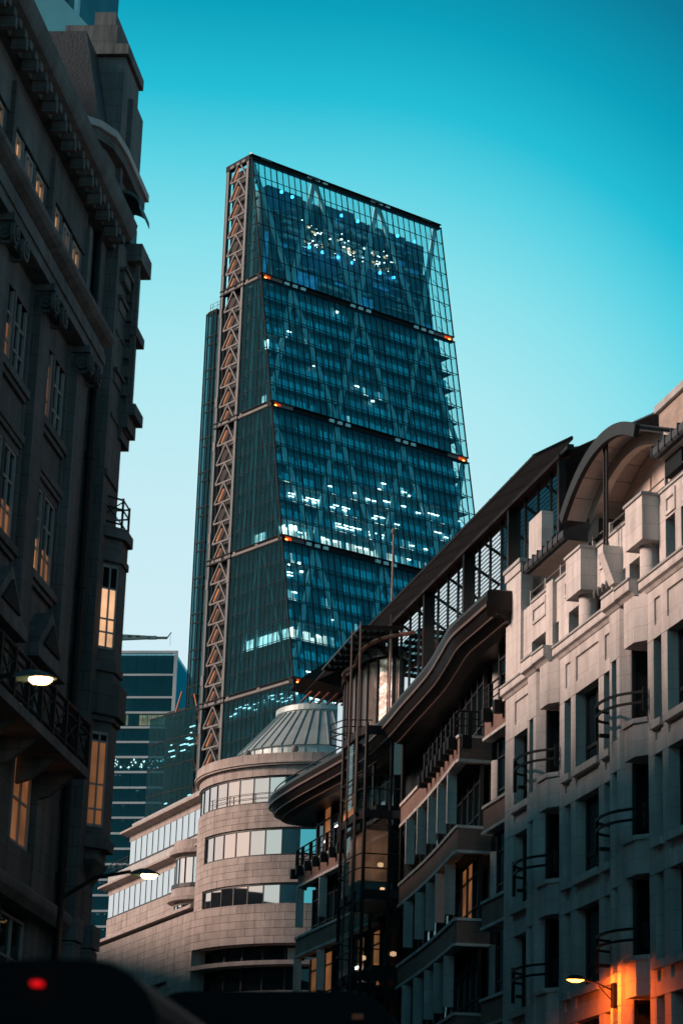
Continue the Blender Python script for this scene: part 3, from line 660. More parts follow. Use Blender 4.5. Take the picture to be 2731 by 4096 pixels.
# terrace railing
for m in range(3):
    d = -PER*m
    r = MB(); xs = [-2.2-1.9*q+d for q in range(6)]
    for dz in (.32, .62): r.tube([(xs[0], -.35, 27.5+dz), (xs[-1], -.35, 27.5+dz)], .03, 6)
    r.build('terrace_rail', 'steel_l', S)
    for x in xs: B(x-.04, x+.04, -.42, -.30, 27.5, 28.2).build('rail_post', 'coping', S)
# terrace, set-back wall and canopies
B(-.3, XE, -7, -.62, 27.0, 27.3).build('terrace', 'paving', S)
B(-2.0, XE, -9, -3.0, 27.3, 31.0).build('setback_wall', 'stone3', S)
def vault(xc, zc, Rr, a0, a1, y0, y1, th, name, m, n=22, parent=S):
    o = MB(); pts = []
    for q in range(n+1):
        a = a0+(a1-a0)*q/n; pts.append((a, xc-Rr*math.sin(a), zc+Rr*math.cos(a), xc-(Rr+th)*math.sin(a), zc+(Rr+th)*math.cos(a)))
    for q in range(n):
        _, x0, z0, X0, Z0 = pts[q]; _, x1, z1, X1, Z1 = pts[q+1]
        o.hexa([(x0, y0, z0), (x1, y0, z1), (x1, y1, z1), (x0, y1, z0), (X0, y0, Z0), (X1, y0, Z1), (X1, y1, Z1), (X0, y1, Z0)])
    return o.build(name, m, parent)
for m in (0, 2, 4):
    d = -PER*m
    xc, zc, RR = -13.6+d, 23.3, 7.45
    a0, a1 = -math.asin(4.7/7.45), math.asin(3.5/7.45)
    c = vault(xc, zc, RR, a0, a1, .55, -6.0, .10, 'barrel_canopy', 'slate')
    vault(xc, zc, RR-.32, a0, a1, .68, .50, .46, 'canopy_rim', 'bronze', parent=c)
    vault(xc, zc, RR-.55, a0*.95, math.asin(4.9/7.45), -.35, -.62, .55, 'canopy_rib', 'stone3', parent=c)
    n = 8                                            # soffit boards between the rims
    for q in range(n):
        b0 = a0+(a1-a0)*(q+.02)/n; b1 = a0+(a1-a0)*(q+.98)/n
        vault(xc, zc, RR-.07, b0, b1, .48, -.34, .05, 'soffit_board', 'stone3', n=3, parent=c); vault(xc, zc, RR-.07, b0, b1, -.64, -1.5, .05, 'soffit_board', 'stone3', n=3, parent=c)
    # tympanum with panels
    tp = [(xc-(RR-.05)*math.sin(a0+(a1-a0)*q/16), zc+(RR-.1)*math.cos(a0+(a1-a0)*q/16)) for q in range(17)]
    MB().prism_xz([(tp[0][0], 27.3)]+tp+[(tp[-1][0], 27.3)], -1.5, -1.9).build('tympanum', 'stone3', c)
    for a, b, z1 in ((-11.2, -13.0, 29.6), (-13.2, -15.0, 30.1), (-15.2, -17.6, 29.9)): B(a+d, b+d, -1.5, -1.40, 28.5, z1).build('wall_panel', 'stone3', c)
    B(-9.0+d, -18.6+d, -1.5, -1.15, 28.15, 28.45).build('string_course', 'stone3', c)
    # springing blocks
    for a, b in ((-9.3, -10.5), (-17.4, -19.0)): B(a+d, b+d, -1.45, -.3, 28.05, 28.75).build('springing_block', 'steel_d', c)
    for a, b in ((-9.4, -10.3), (-17.5, -18.5)): B(a+d, b+d, -1.45, -.8, 27.3, 28.05).build('springing_pier', 'steel_d', c)
# straight ribbed eaves between the canopies
for a, b in ((-2.6, -7.6), (-17.3, -27.5)):
    e = MB().prism_yz([(-2.9, 28.75), (.05, 28.75), (.12, 28.85), (.12, 29.1), (-.1, 29.2), (-3.4, 30.6), (-3.4, 28.75)], a, b).build('eave', 'slate', S)
    B(a-.1, b+.1, -2.9, -.1, 28.69, 28.75).build('eave_soffit', 'stone3', e)
    for q in range(int(abs(a-b)/.62)): B(a-.62*q-.03, a-.62*q+.03, -.15, .16, 28.78, 29.2).build('eave_rib', 'slate', e)
# roof block behind
rb = B(-5.8, -20, -9, -4.5, 27.3, 35.0).build('roof_block', 'brick_pale', S); B(-5.65, -20.1, -9.1, -4.35, 35.0, 35.3).build('coping', 'coping', rb)
# ================================================================== brick-banded curved building with bronze eaves
V = root('curved_brick_building', RX, RY, RAZ, 'curved dark glass building with brick balcony bands and sweeping bronze eaves', 'building')
PR = lerp_path([(7.05, 0), (11, -.48), (15, -.92), (19, -1.28), (22.6, -1.58)], 6)
PL = lerp_path([(28.2, -1.62), (31.7, -1.5), (34, -1.4), (36.9, -1.2), (39.8, -1.0), (42.6, -.85)], 5)
ZL = [24.1, 20.2, 16.3, 12.4, 8.5, 4.6]
B(.05, 46, -16, -3.2, 0, 27.4).build('inner_mass', 'dark', V)
def band(path, ztop, first):
    h = .93
    o = MB().sweep(path, [(0, ztop-h), (0, ztop), (-.35, ztop), (-.35, ztop-h)]).build('brick_band', 'brick', V)
    for za, zb in ((ztop-.02, ztop+.12), (ztop-h-.12, ztop-h+.02)):
        n = len(path)
        for i in range(0, n-1, 2):                    # coping stones, one by one
            j = min(i+2, n-1); seg = path[i:j+1]; a, b = seg[0], seg[-1]; l = math.hypot(b[0]-a[0], b[1]-a[1]); e = .02/l
            seg = [(a[0]+(b[0]-a[0])*e, a[1]+(b[1]-a[1])*e)] + seg[1:-1] + [(b[0]-(b[0]-a[0])*e, b[1]-(b[1]-a[1])*e)]
            MB().sweep(seg, [(.08, za), (.08, zb), (-.4, zb), (-.4, za)]).build('coping_stone', 'stone', o)
    # floor slab behind
    MB().sweep(path, [(-.3, ztop-.9), (-.3, ztop-.25), (-3.2, ztop-.25), (-3.2, ztop-.9)]).build('floor_slab', 'dark', V)
for z in ZL:
    band(PR, z, True); band(PL, z, True)
    # return towards the stone building
    o = B(6.72, 7.05, -1.45, -.0, z-.93, z).build('brick_return', 'brick', V); B(6.66, 7.1, -1.5, .06, z, z+.12).build('coping_stone', 'stone', o); B(6.66, 7.1, -1.5, .06, z-1.05, z-.93).build('coping_stone', 'stone', o)
    o = B(.02, 3.32, -.45, -.1, z+.15-.93, z+.15).build('brick_spandrel', 'brick', V)
    for q in range(3):
        for za in (z+.15, z-.90): B(.04+q*1.11, 1.11+q*1.11, -.5, -.02, za, za+.12).build('coping_stone', 'stone', o)
# recessed glazing, each storey in panes between mullions
def glaze(path, z0, z1, back, step, m, fr='frame', skip=None, mid=True):
    L_ = 0; acc = [0]
    for a, b in zip(path, path[1:]): L_ += math.hypot(b[0]-a[0], b[1]-a[1]); acc.append(L_)
    def P(s):
        s = min(max(s, 0), L_)
        for i in range(len(acc)-1):
            if s <= acc[i+1] or i == len(acc)-2:
                t = (s-acc[i])/(acc[i+1]-acc[i]); a, b = path[i], path[i+1]; l = acc[i+1]-acc[i]; nx, ny = -(b[1]-a[1])/l, (b[0]-a[0])/l
                return (a[0]+(b[0]-a[0])*t - nx*back, a[1]+(b[1]-a[1])*t - ny*back)
    n = max(1, round(L_/step))
    for q in range(n):
        a, b = P(L_*q/n+.04), P(L_*(q+1)/n-.04); mm = m(q) if callable(m) else m
        MB().hexa([(*a, z0), (*b, z0), (b[0], b[1]+.03, z0), (a[0], a[1]+.03, z0), (*a, z1), (*b, z1), (b[0], b[1]+.03, z1), (a[0], a[1]+.03, z1)]).build('pane', mm, V)
    for q in range(n+1):
        a = P(L_*q/n); B(a[0]-.06, a[0]+.06, a[1]-.05, a[1]+.12, z0, z1).build('mullion', fr, V)
    if mid:
        MB().sweep([P(L_*q/8) for q in range(9)], [(-.04, z1-.72), (-.04, z1-.64), (.09, z1-.64), (.09, z1-.72)]).build('transom', fr, V)
        MB().sweep([P(L_*q/8) for q in range(9)], [(-.04, z0+.62), (-.04, z0+.70), (.09, z0+.70), (.09, z0+.62)]).build('transom', fr, V)
for i, z in enumerate(ZL[:5]):
    zb = ZL[i+1]+.1 if i < 5 else 0
    glaze(PR, zb, z-1.05, 1.1, 1.5, (lambda q, i=i: 'lit_dim' if (i == 1 and q in (1, 2)) else 'g_dark'))
    glaze(PL, zb, z-1.05, 1.0, 1.4, (lambda q, i=i: 'lit_dim' if (i == 1 and q in (1, 3, 7, 9)) or (i == 2) and q % 2 else 'g_dark'))
    glaze([(.1, 0), (3.3, 0)], zb+.2, z-.9, .8, 1.05, 'g_dark')
    # far wall of the re-entrant corner: glazed end with a round column inside
    glaze([(6.9, -1.5), (6.9, -3.1)][::-1], zb, z-1.05, .0, 1.6, ('lit_warm' if i == 1 else 'g_clear'))
    MB().lathe([(.42, zb), (.42, z-1.05)], 16, (6.2, -1.7, 0)).build('column', 'stone', V, smooth=True)
glaze(PR, 24.2, 27.4, 1.2, 1.5, lambda q: ('g_sky' if q in (4, 7) else 'g_dark')); glaze(PL, 24.2, 27.4, 1.1, 1.4, lambda q: ('lit_dim' if q in (5, 6, 8) else 'g_dark'))
glaze([(.1, 0), (3.3, 0)], 24.3, 27.4, .8, 1.05, 'g_dark'); MB().lathe([(.42, 24.2), (.42, 27.4)], 16, (6.2, -1.7, 0)).build('column', 'stone', V, smooth=True)
for x, y, z in ((44, 0, 26.0),): pass
B(3.4, 6.6, -2.6, -2.5, 17.4, 17.55).build('ceiling_lamp', 'lit_lamp', V); B(4.0, 6.2, -2.9, -2.8, 18.1, 18.3).build('ceiling_lamp', 'lit_lamp', V)
for x, y, z in ((33.5, -2.3, 17.6), (33.7, -2.3, 16.9), (37.2, -2.2, 17.5), (40.8, -2.0, 25.5), (36.0, -2.2, 25.2), (36.5, -2.2, 24.6), (38.5, -2.1, 25.9)):
    B(x, x+.5, y, y+.05, z, z+.13).build('ceiling_lamp', 'lit_lamp', V)
# stone fins standing out in front of the glazing
fin = B(-.06, .06, -.95, -.52, 0, 2.15).build('stone_fin', 'stone', V); ff = True
for i, z in enumerate(ZL[1:5]):
    for x, y in ((9.2, .0), (11.6, -.22), (14.2, -.5), (17.0, -.75), (19.8, -.95), (33.2, -1.05), (37.6, -.8), (42.0, -.5)):
        o = fin if ff else inst(fin, V); ff = False; o.location = (x, y+.35, z+.62 if i < 1 else z+.60)
        B(x-.03, x+.03, y-.75, y-.60, z+2.7, z+3.0).build('fin_hanger', 'black', V)
# top-floor balcony rail with black brackets hung over the brick
def railing(path, z, n_br, e0=.0):
    for dz, r in ((1.05, .045), (.72, .03), (.42, .03)): MB().tube([(x, y+.05, z+dz) for x, y in path], r, 6).build('rail', 'black', V)
    L_ = len(path)-1
    for q in range(n_br):
        f = (q+.35)/n_br*L_; i = min(int(f), L_-1); t = f-i; x = path[i][0]+(path[i+1][0]-path[i][0])*t; y = path[i][1]+(path[i+1][1]-path[i][1])*t
        o = B(x-.07, x+.07, y-.02, y+.16, z-.55, z+1.05).build('rail_post', 'black', V); B(x-.16, x+.16, y+.10, y+.42, z-.55, z-.02).build('bracket', 'black', o)
railing([(6.6, -1.4), (6.75, .05)]+PR[:15], 24.2, 9); railing(PL[6:]+[(43.4, -1.0), (43.8, -2.4)], 24.2, 8)
railing([(.1, -.1), (3.3, -.1)], 24.35, 2)
# sweeping eaves
EV = lerp_path([(-.6, 1.0), (2, 1.0), (5, .98), (8, .62), (11, .25), (14, 0.02), (18, -.22), (23, -.55), (28, -.62), (31.5, -.35), (35.5, .08), (39.5, .50), (43.2, .70), (45.6, .35), (46.9, -.9), (47.2, -3)], 5)
prof = [(.02, 28.35), (.0, 28.5), (-.12, 28.6), (-2.6, 28.6), (-2.6, 27.35), (-1.35, 27.25), (-.75, 27.36), (-.35, 27.62), (-.12, 27.95)]
ev = MB().sweep(EV, prof).build('eave', 'bronze', V)
for o_, z_, r_ in ((-.10, 28.02, .06), (-.42, 27.62, .06), (-.85, 27.36, .05)):
    MB().sweep(EV, [(o_+r_, z_-r_), (o_+r_, z_+r_), (o_-r_, z_+r_), (o_-r_, z_-r_)]).build('eave_moulding', mat('eave_edge_metal', (.10, .062, .048), .5, .2, 2), ev)
MB().hexa([(-.75, -1.2, 27.45), (-.45, -1.2, 27.3), (-.45, .95, 27.5), (-.75, 1.1, 27.9), (-.75, -1.2, 28.6), (-.45, -1.2, 28.65), (-.45, .75, 28.65), (-.75, .95, 28.5)]).build('eave_end_plate', 'bronze', ev)
MB().tube([(x, y-.35, 28.95) for x, y in EV[40:70]], .04, 6).build('gutter_rail', 'bronze', ev)
# glazed attic storey
AT = [(1.6, -2.6), (41.0, -2.35)]
for q in range(23):
    x0 = .4+1.79*q
    B(x0+.03, x0+1.76, -2.62, -2.58, 28.6, 34.85).build('attic_pane', 'g_sky', V)
    if q % 4 == 0: B(x0-.14, x0+.14, -2.6, -2.30, 28.6, 34.95).build('attic_post', 'bronze', V)
    else: B(x0-.035, x0+.035, -2.6, -2.52, 28.6, 34.9).build('attic_mullion', 'frame', V)
B(.2, 41.4, -2.7, -2.25, 34.85, 35.2).build('attic_fascia', mat('bronze_fascia', (.10, .05, .035), .5, .2, 2, metal=.3), V)
B(.3, .4, -8, -2.6, 28.6, 34.3).build('attic_end_pane', 'g_clear', V); B(.24, .4, -5.2, -5.0, 28.6, 34.3).build('attic_mullion', 'frame', V); B(.24, .4, -8, -2.6, 31.4, 31.55).build('attic_transom', 'frame', V)
B(2.2, 41, -9, -5.0, 28.4, 34.2).build('attic_core', 'dark', V)
# roof with louvred canopy along its edge
MB().prism_yz([(-2.3, 35.2), (-2.3, 35.3), (-7, 36.6), (-12, 36.6), (-12, 35.2)], .4, 41.5).build('attic_roof', 'slate', V)
MB().hexa([(.4, -2.6, 35.2), (-12, -6.5, 35.0), (-12, -12, 35.0), (.4, -12, 35.2), (.4, -6.8, 36.8), (-12, -8, 36.0), (-12, -12, 36.0), (.4, -12, 36.9)]).build('roof_end', 'slate', V)
for q in range(14):
    t = q/13; y = -2.15+1.62*t; z = 35.0-.95*t
    MB().bar((-1.9, y, z), (41.2, y, z), .14, .022, (0, .51, .86)).build('louvre_slat', 'black', V)
for q in range(15): MB().bar((-1.8+3.07*q, -2.2, 35.08), (-1.8+3.07*q, -.5, 34.06), .10, .12, (1, 0, 0)).build('louvre_arm', 'bronze', V)
MB().tube([(-2.1, -.52, 34.02), (41.2, -.52, 34.02)], .05, 6).build('louvre_edge', 'bronze', V)
B(-.8, .2, -2.6, -2.3, 34.9, 35.15).build('fascia_end', 'bronze', V)
# projecting glass sun-screen
for q in range(8):
    t = q/7; a = (23.9+9.0*t, .38-.16*t); b = (25.4+9.1*t, -2.2)
    MB().bar((*a, 33.35), (*b, 33.9), .09, .22, (1, 0, 0)).build('screen_rib', 'black', V)
    if q < 7:
        t2 = (q+1)/7; a2 = (23.9+9.0*t2, .38-.16*t2); b2 = (25.4+9.1*t2, -2.2)
        MB().hexa([(*a, 33.42), (*a2, 33.42), (*b2, 33.97), (*b, 33.97), (*a, 33.45), (*a2, 33.45), (*b2, 34.0), (*b, 34.0)]).build('screen_pane', 'g_rail', V)
        for s_ in range(1, 7):
            u = s_/7; MB().bar((a[0]+(b[0]-a[0])*u, a[1]+(b[1]-a[1])*u, 33.39+.55*u), (a2[0]+(b2[0]-a2[0])*u, a2[1]+(b2[1]-a2[1])*u, 33.39+.55*u), .07, .05, (0, 1, 0)).build('screen_slat', 'black', V)
MB().tube([(23.6, .42, 33.4), (33.2, .24, 33.4)], .05, 6).build('screen_edge', 'steel_t', V)
arc = lerp_path([(24.0, -2.4), (25.6, -1.2), (27.6, -.75), (29.8, -.9), (31.6, -1.2), (33.4, -1.0), (35, -1.6), (35.8, -2.6)], 4)
MB().tube([(x, y, 33.35) for x, y in arc], .11, 8).build('screen_ring', mat('rust_red_pipe', (.16, .06, .04), .5, .2, 3), V)
# curved glazed bay at the left end of the attic
bay_p = lerp_path([(28.6, -2.6), (30.0, -1.75), (33, -1.55), (36, -1.75), (37.8, -2.4), (38.6, -4.0)], 3)
glaze(bay_p, 28.6, 33.3, .0, 1.0, lambda q: 'g_bay', mid=False)
MB().sweep(bay_p, [(.25, 33.3), (.25, 33.8), (-.6, 33.8), (-.6, 33.3)]).build('bay_fascia', 'bronze', V)
MB().prism_yz([(-2.2, 33.7), (.2, 34.2), (-2.6, 36.3), (-5, 36.3), (-5, 33.7)], 38.2, 41.6).build('roof_prow', 'bronze', V)
for q in range(5): MB().bar((38.6, -.4-.5*q, 33.5), (41.4, -.4-.5*q, 33.5), .12, .06, (0, 1, 0)).build('prow_slat', 'orange_steel', V)
# glass lift tower in the middle of the front
cx, cy, rr = 25.2, -1.5, 1.9
fac = [(28.2, -1.6), (27.0, .3), (24.1, .3), (23.0, .08), (23.0, -1.2), (22.7, -1.7)]
fac = fac[::-1]
for i, z in enumerate([28.3]+ZL):
    zb = ([28.3]+ZL)[i+1] if i+1 < 7 else 0
    if i+1 >= 7: break
    for q in range(5):
        a, b = fac[q], fac[q+1]
        MB().hexa([(*a, zb+.25), (*b, zb+.25), (b[0]*.998+cx*.002, b[1]-.02, zb+.25), (a[0]*.998+cx*.002, a[1]-.02, zb+.25), (*a, z-.55), (*b, z-.55), (b[0]*.998+cx*.002, b[1]-.02, z-.55), (a[0]*.998+cx*.002, a[1]-.02, z-.55)]).build('lift_pane', 'g_clear', V)
    MB().sweep(fac, [(.08, z-.55), (.08, z-.15), (-.3, z-.15), (-.3, z-.55)]).build('lift_ring', 'black', V)
    for dz in (.9, 1.6): MB().tube([(x, y+.12, zb+dz) for x, y in fac], .035, 6).build('lift_rail', 'black', V)
    B(cx-1.9, cx+1.9, cy-.4, cy+1.0, zb-.1, zb+.18).build('lift_landing', 'dark', V)
B(cx-1.9, cx+1.3, cy+.2, cy+1.5, 20.6, 23.0).build('lift_car', 'lift_glow', V); B(cx-2.0, cx+1.4, cy+.1, cy+1.8, 19.5, 20.5).build('lift_car_base', 'copper', V); B(cx-2.0, cx+1.4, cy+.1, cy+1.8, 23.0, 23.3).build('lift_car_roof', 'steel_d', V)
for dx, z in ((-.3, 20.0), (.5, 16.7), (-.9, 16.9), (-.2, 21.2)): MB().lathe([(0, 0), (.16, .05), (.16, .2), (0, .26)], 8, (cx-1.8+dx*.3, cy+.9+dx, z)).build('lift_lamp', 'lit_warm2', V)
for q in range(6):
    x, y = fac[q]; MB().tube([(x, y+.05, 3), (x, y+.05, 28.3)], .09, 6).build('lift_column', 'black', V)
for x, y, z0 in ((25.6, .42, 10), (23.75, .42, 10)):
    MB().tube([(x, y, z0), (x, y, 33.6)], .05, 8).build('mast', mat('mast_paint', (.06, .036, .03), .5, .2, 2), V)
    for zz in (16.3, 20.2, 24.1): B(x-.14, x+.14, y-.5, y+.05, zz-.3, zz-.2).build('mast_bracket', 'black', V)
for z in (28.6,):
    for dz in (.35, .7, 1.05): MB().tube([(x, y+.2, z+dz) for x, y in [(28.2, -1.6), (28.6, -.2), (30, .2), (31.6, -.2), (32.2, -1.2)]], .035, 6).build('terrace_rail', 'black', V)
# ------------------------------------------------------------------ flagpole on the roof edge
FP = root('flagpole', *[RX+math.sin(R_(RAZ))*25.2+math.cos(R_(RAZ))*1.5, RY+math.cos(R_(RAZ))*25.2-math.sin(R_(RAZ))*1.5], RAZ, 'thin reddish flagpole with a ball finial rising in front of the glass tower', 'flagpole', z=28.6)
MB().tube([(0, 0, 0), (0, 0, 5), (0, 0, 10.3)], [.07, .06, .045], 8).build('pole', mat('pole_paint', (.22, .13, .11), .5, .2, 2), FP)
MB().lathe([(0, 10.2), (.10, 10.28), (.13, 10.4), (.10, 10.52), (0, 10.58)], 10).build('ball_finial', M['steel_l'], FP)
B(-.25, .25, -.25, .25, -.02, .12).build('base_plate', 'bronze', FP)
# ================================================================== round-cornered stone building with a conical zinc roof
D = root('round_stone_building', -20.2, 179.1, -28.7, 'warm stone building with a round glazed corner and conical zinc roof', 'building')
def arc_pts(r, a0, a1, n): return [(r*math.cos(R_(a0+(a1-a0)*q/n)), r*math.sin(R_(a0+(a1-a0)*q/n))) for q in range(n+1)]
RW = 8.85
def ring(name, r0, r1, z0, z1, a0, a1, m, parent=D, n=None):
    n = n or max(2, int(abs(a1-a0)/5)); o = MB(); P_, Q = arc_pts(r0, a0, a1, n), arc_pts(r1, a0, a1, n)
    for q in range(n): o.hexa([(*P_[q], z0), (*Q[q], z0), (*Q[q+1], z0), (*P_[q+1], z0), (*P_[q], z1), (*Q[q], z1), (*Q[q+1], z1), (*P_[q+1], z1)])
    return o.build(name, m, parent)
MB().prism(arc_pts(8.2, 0, 360, 40)[:-1], 0, 38.3).build('drum_core', 'dark', D)
B(3, 30, -9, 5.6, 0, 33.6).build('wing_core', 'dark', D); B(3, 25, -9, 5.6, 33.6, 37.6).build('wing_upper_core', 'dark', D)
stones = 0
def stone(r, z0, z1, a0, a1, parent, t=.3):
    """one curved block with a drawn joint all round"""
    global stones; stones += 1; g = .012; da = math.degrees(g/r); j = rnd.uniform(0, .012)
    o = MB(); P_, Q = arc_pts(r-t, a0+da, a1-da, 2), arc_pts(r+j, a0+da, a1-da, 2)
    for q in range(2): o.hexa([(*P_[q], z0+g), (*Q[q], z0+g), (*Q[q+1], z0+g), (*P_[q+1], z0+g), (*P_[q], z1-g), (*Q[q], z1-g), (*Q[q+1], z1-g), (*P_[q+1], z1-g)])
    return o.build('stone', 'stone2', parent)
def courses(r, z0, z1, n, a0, a1, step, parent):
    for c in range(n):
        za, zb = z0+(z1-z0)*c/n, z0+(z1-z0)*(c+1)/n; a = a0
        first = step*(.5 if c % 2 else 1); k = 0
        while a < a1-.1:
            b = min(a1, a+(first if k == 0 else step)); stone(r, za, zb, a, b, parent); a = b; k += 1
A0, A1 = 52, 236
w = ring('drum_wall', 8.2, 8.56, 24.75, 37.8, 30, 260, 'stone2')
courses(RW, 33.2, 35.02, 4, 60, A1, 9.0, w); courses(RW, 29.22, 31.2, 4, 60, A1, 9.0, w)
for z0, z1, n in ((31.2, 33.2, 4), (27.55, 29.22, 3)): courses(RW, z0, z1, n, 60, 91, 7.75, w)
# ribbon windows
def ribbon(z0, z1, a0, a1, r=8.70, step=8.4, dark=()):
    a = a0; k = 0
    f = ring('window_frame', r-.05, r+.06, z0, z0+.08, a0, a1, 'frame'); ring('head_frame', r-.05, r+.06, z1-.1, z1, a0, a1, 'frame', f)
    while a < a1-.5:
        b = min(a1, a+step); P_ = arc_pts(r, a, b, 1)
        o = MB().hexa([(*P_[0], z0+.06), (*P_[1], z0+.06), (P_[1][0]*.996, P_[1][1]*.996, z0+.06), (P_[0][0]*.996, P_[0][1]*.996, z0+.06), (*P_[0], z1-.08), (*P_[1], z1-.08), (P_[1][0]*.996, P_[1][1]*.996, z1-.08), (P_[0][0]*.996, P_[0][1]*.996, z1-.08)])
        o.build('pane', 'g_drum', f); ring('mullion', r-.06, r+.05, z0, z1, a-.25, a+.25, 'frame', f, n=1); a = b; k += 1
ribbon(35.05, 36.98, 50, A1); ribbon(31.22, 33.15, 91, A1); ribbon(27.58, 29.18, 91, A1)
# frieze, cornice and parapet in separate stones
for z0, z1, r, st in ((37.0, 37.72, RW+.02, 9.0), (37.98, 38.6, RW+.28, 8.5)):
    a = 44
    while a < 240: stone(r, z0, z1, a, a+st, w, .5); a += st
ring('cornice', 8.4, RW+.32, 37.72, 37.86, 40, 245, 'stone2', n=46); ring('cornice_lip', 8.4, RW+.42, 37.86, 37.98, 40, 245, 'stone2', n=46)
for z in (35.04,):
    for dz in (.38, .72):
        MB().tube([(x, y, z+dz) for x, y in arc_pts(RW+.02, 95, 200, 24)], .025, 5).build('window_rail', 'steel_l', D)
    for a in range(98, 200, 14): x, y = arc_pts(RW+.02, a, a+1, 1)[0]; B(x-.03, x+.03, y-.03, y+.03, z, z+.76).build('rail_post', 'steel_l', D)
# conical roof
rf = MB().lathe([(6.15, 38.9), (6.15, 39.75), (6.32, 39.8), (3.30, 43.05), (3.30, 43.2)], 48).build('cone_roof', 'zinc', D)
MB().lathe([(0, 43.75), (3.1, 43.7), (3.42, 43.55), (3.42, 43.15), (3.25, 43.08)], 48).build('roof_cap', 'zinc', rf, smooth=False)
MB().lathe([(9.0, 38.4), (6.1, 38.95)], 48).build('gutter', 'zinc', rf)
for q in range(44):
    a = 2*math.pi*q/44; c, s_ = math.cos(a), math.sin(a)
    MB().bar((6.33*c, 6.33*s_, 39.83), (3.34*c, 3.34*s_, 43.07), .05, .10, (-s_, c, 0)).build('roof_seam', 'zinc', rf)
    B(0, .05, 0, .05, 0, .8).build('skirt_seam', 'zinc', rf).location = (6.18*c-.025, 6.18*s_-.025, 38.93)
for a in (70, 106, 142, 178, 214):
    c, s_ = math.cos(R_(a)), math.sin(R_(a)); MB().lathe([(0, -.3)]+[(.3*math.cos(t), .3*math.sin(t)) for t in [-1.2, -.6, 0, .6, 1.2]]+[(0, .3)], 12, (6.75*c, 6.75*s_, 39.35)).build('globe_lamp', 'steel_l', rf, smooth=True)
# wing: two glazed storeys with cornices
def cornice_run(x0, x1, y, z0, h, pr, name='wing_cornice'):
    o = MB().prism_yz([(y-1, z0), (y, z0), (y+pr*.45, z0+h*.3), (y+pr, z0+h*.45), (y+pr, z0+h*.8), (y+pr-.1, z0+h), (y-1, z0+h)], x0, x1).build(name, 'stone2', D); return o
def wing_row(x0, x1, y, z0, z1, step=1.33):
    f = B(x0, x1, y-.1, y+.05, z0, z0+.10).build('window_frame', 'frame', D); n = int((x1-x0)/step); step = (x1-x0)/n
    for q in range(n):
        B(x0+q*step+.03, x0+(q+1)*step-.03, y-.04, y, z0+.08, z1).build('pane', 'g_sky', f); B(x0+q*step-.03, x0+q*step+.03, y-.1, y+.03, z0, z1).build('mullion', 'frame', f)
wing_row(6.4, 24.8, 6.4, 35.0, 37.0); wing_row(6.4, 29.8, 6.4, 31.2, 33.2)
B(5.5, 25.0, 5.6, 6.42, 37.0, 37.5).build('wing_frieze', 'stone2', D); cornice_run(5.0, 25.6, 6.5, 37.5, .42, .62); B(5.0, 25.0, 5.2, 6.3, 37.9, 38.55).build('wing_parapet', 'coping', D)
B(5.5, 30.0, 5.6, 6.42, 33.2, 33.65).build('wing_frieze', 'stone2', D); cornice_run(5.0, 30.8, 6.5, 33.65, .42, .62); B(5.0, 30.2, 5.2, 6.45, 34.05, 34.95).build('wing_parapet', 'coping', D)
for q in range(17):
    for c in range(3): B(7.2+q*1.32, 7.2+(q+1)*1.32-.02, 5.6, 6.5+(.02 if (q+c) % 3 else .03), 29.35+c*.6, 29.93+c*.6).build('wing_stone', 'stone2', D)
B(6, 29.8, 5.5, 6.45, 29.3, 31.18).build('wing_wall', 'stone2', D)
cornice_run(4.5, 30.5, 6.9, 28.55, .5, 1.2); B(4, 30, 5.5, 7.9, 27.5, 28.5).build('wing_plinth', 'dark', D)
r = MB()
for x in (25.2, 26.8, 28.4, 29.9): r.box(x-.03, x+.03, 6.35, 6.41, 34.95, 35.9)
for z in (35.3, 35.6, 35.9): r.box(25.2, 29.9, 6.36, 6.40, z-.03, z+.03)
r.build('terrace_rail', 'steel_d', D)
# small curved bay between wing and drum
def bayring(name, r0, r1, z0, z1, m, a0=40, a1=200):
    n = 14; o = MB(); P_ = [(x+9.0, y+5.2) for x, y in arc_pts(r0, a0, a1, n)]; Q = [(x+9.0, y+5.2) for x, y in arc_pts(r1, a0, a1, n)]
    for q in range(n): o.hexa([(*P_[q], z0), (*Q[q], z0), (*Q[q+1], z0), (*P_[q+1], z0), (*P_[q], z1), (*Q[q], z1), (*Q[q+1], z1), (*P_[q+1], z1)])
    return o.build(name, m, D)
for z in (31.1, 27.5):
    bayring('bay_glass', 2.3, 2.42, z, z+2.0, 'g_sky'); bayring('bay_frieze', 2.2, 2.5, z+2.0, z+2.3, 'stone2'); bayring('bay_cornice', 2.2, 3.0, z+2.3, z+2.6, 'stone2'); bayring('bay_parapet', 2.2, 2.7, z+2.6, z+3.35, 'stone2')
    bayring('bay_sill', 2.2, 2.75, z-.3, z, 'frame')
    for a in range(60, 200, 18):
        x, y = arc_pts(2.45, a, a+1, 1)[0]; B(x+9-.03, x+9.03, y+5.17, y+5.23, z, z+2).build('bay_mullion', 'frame', D)
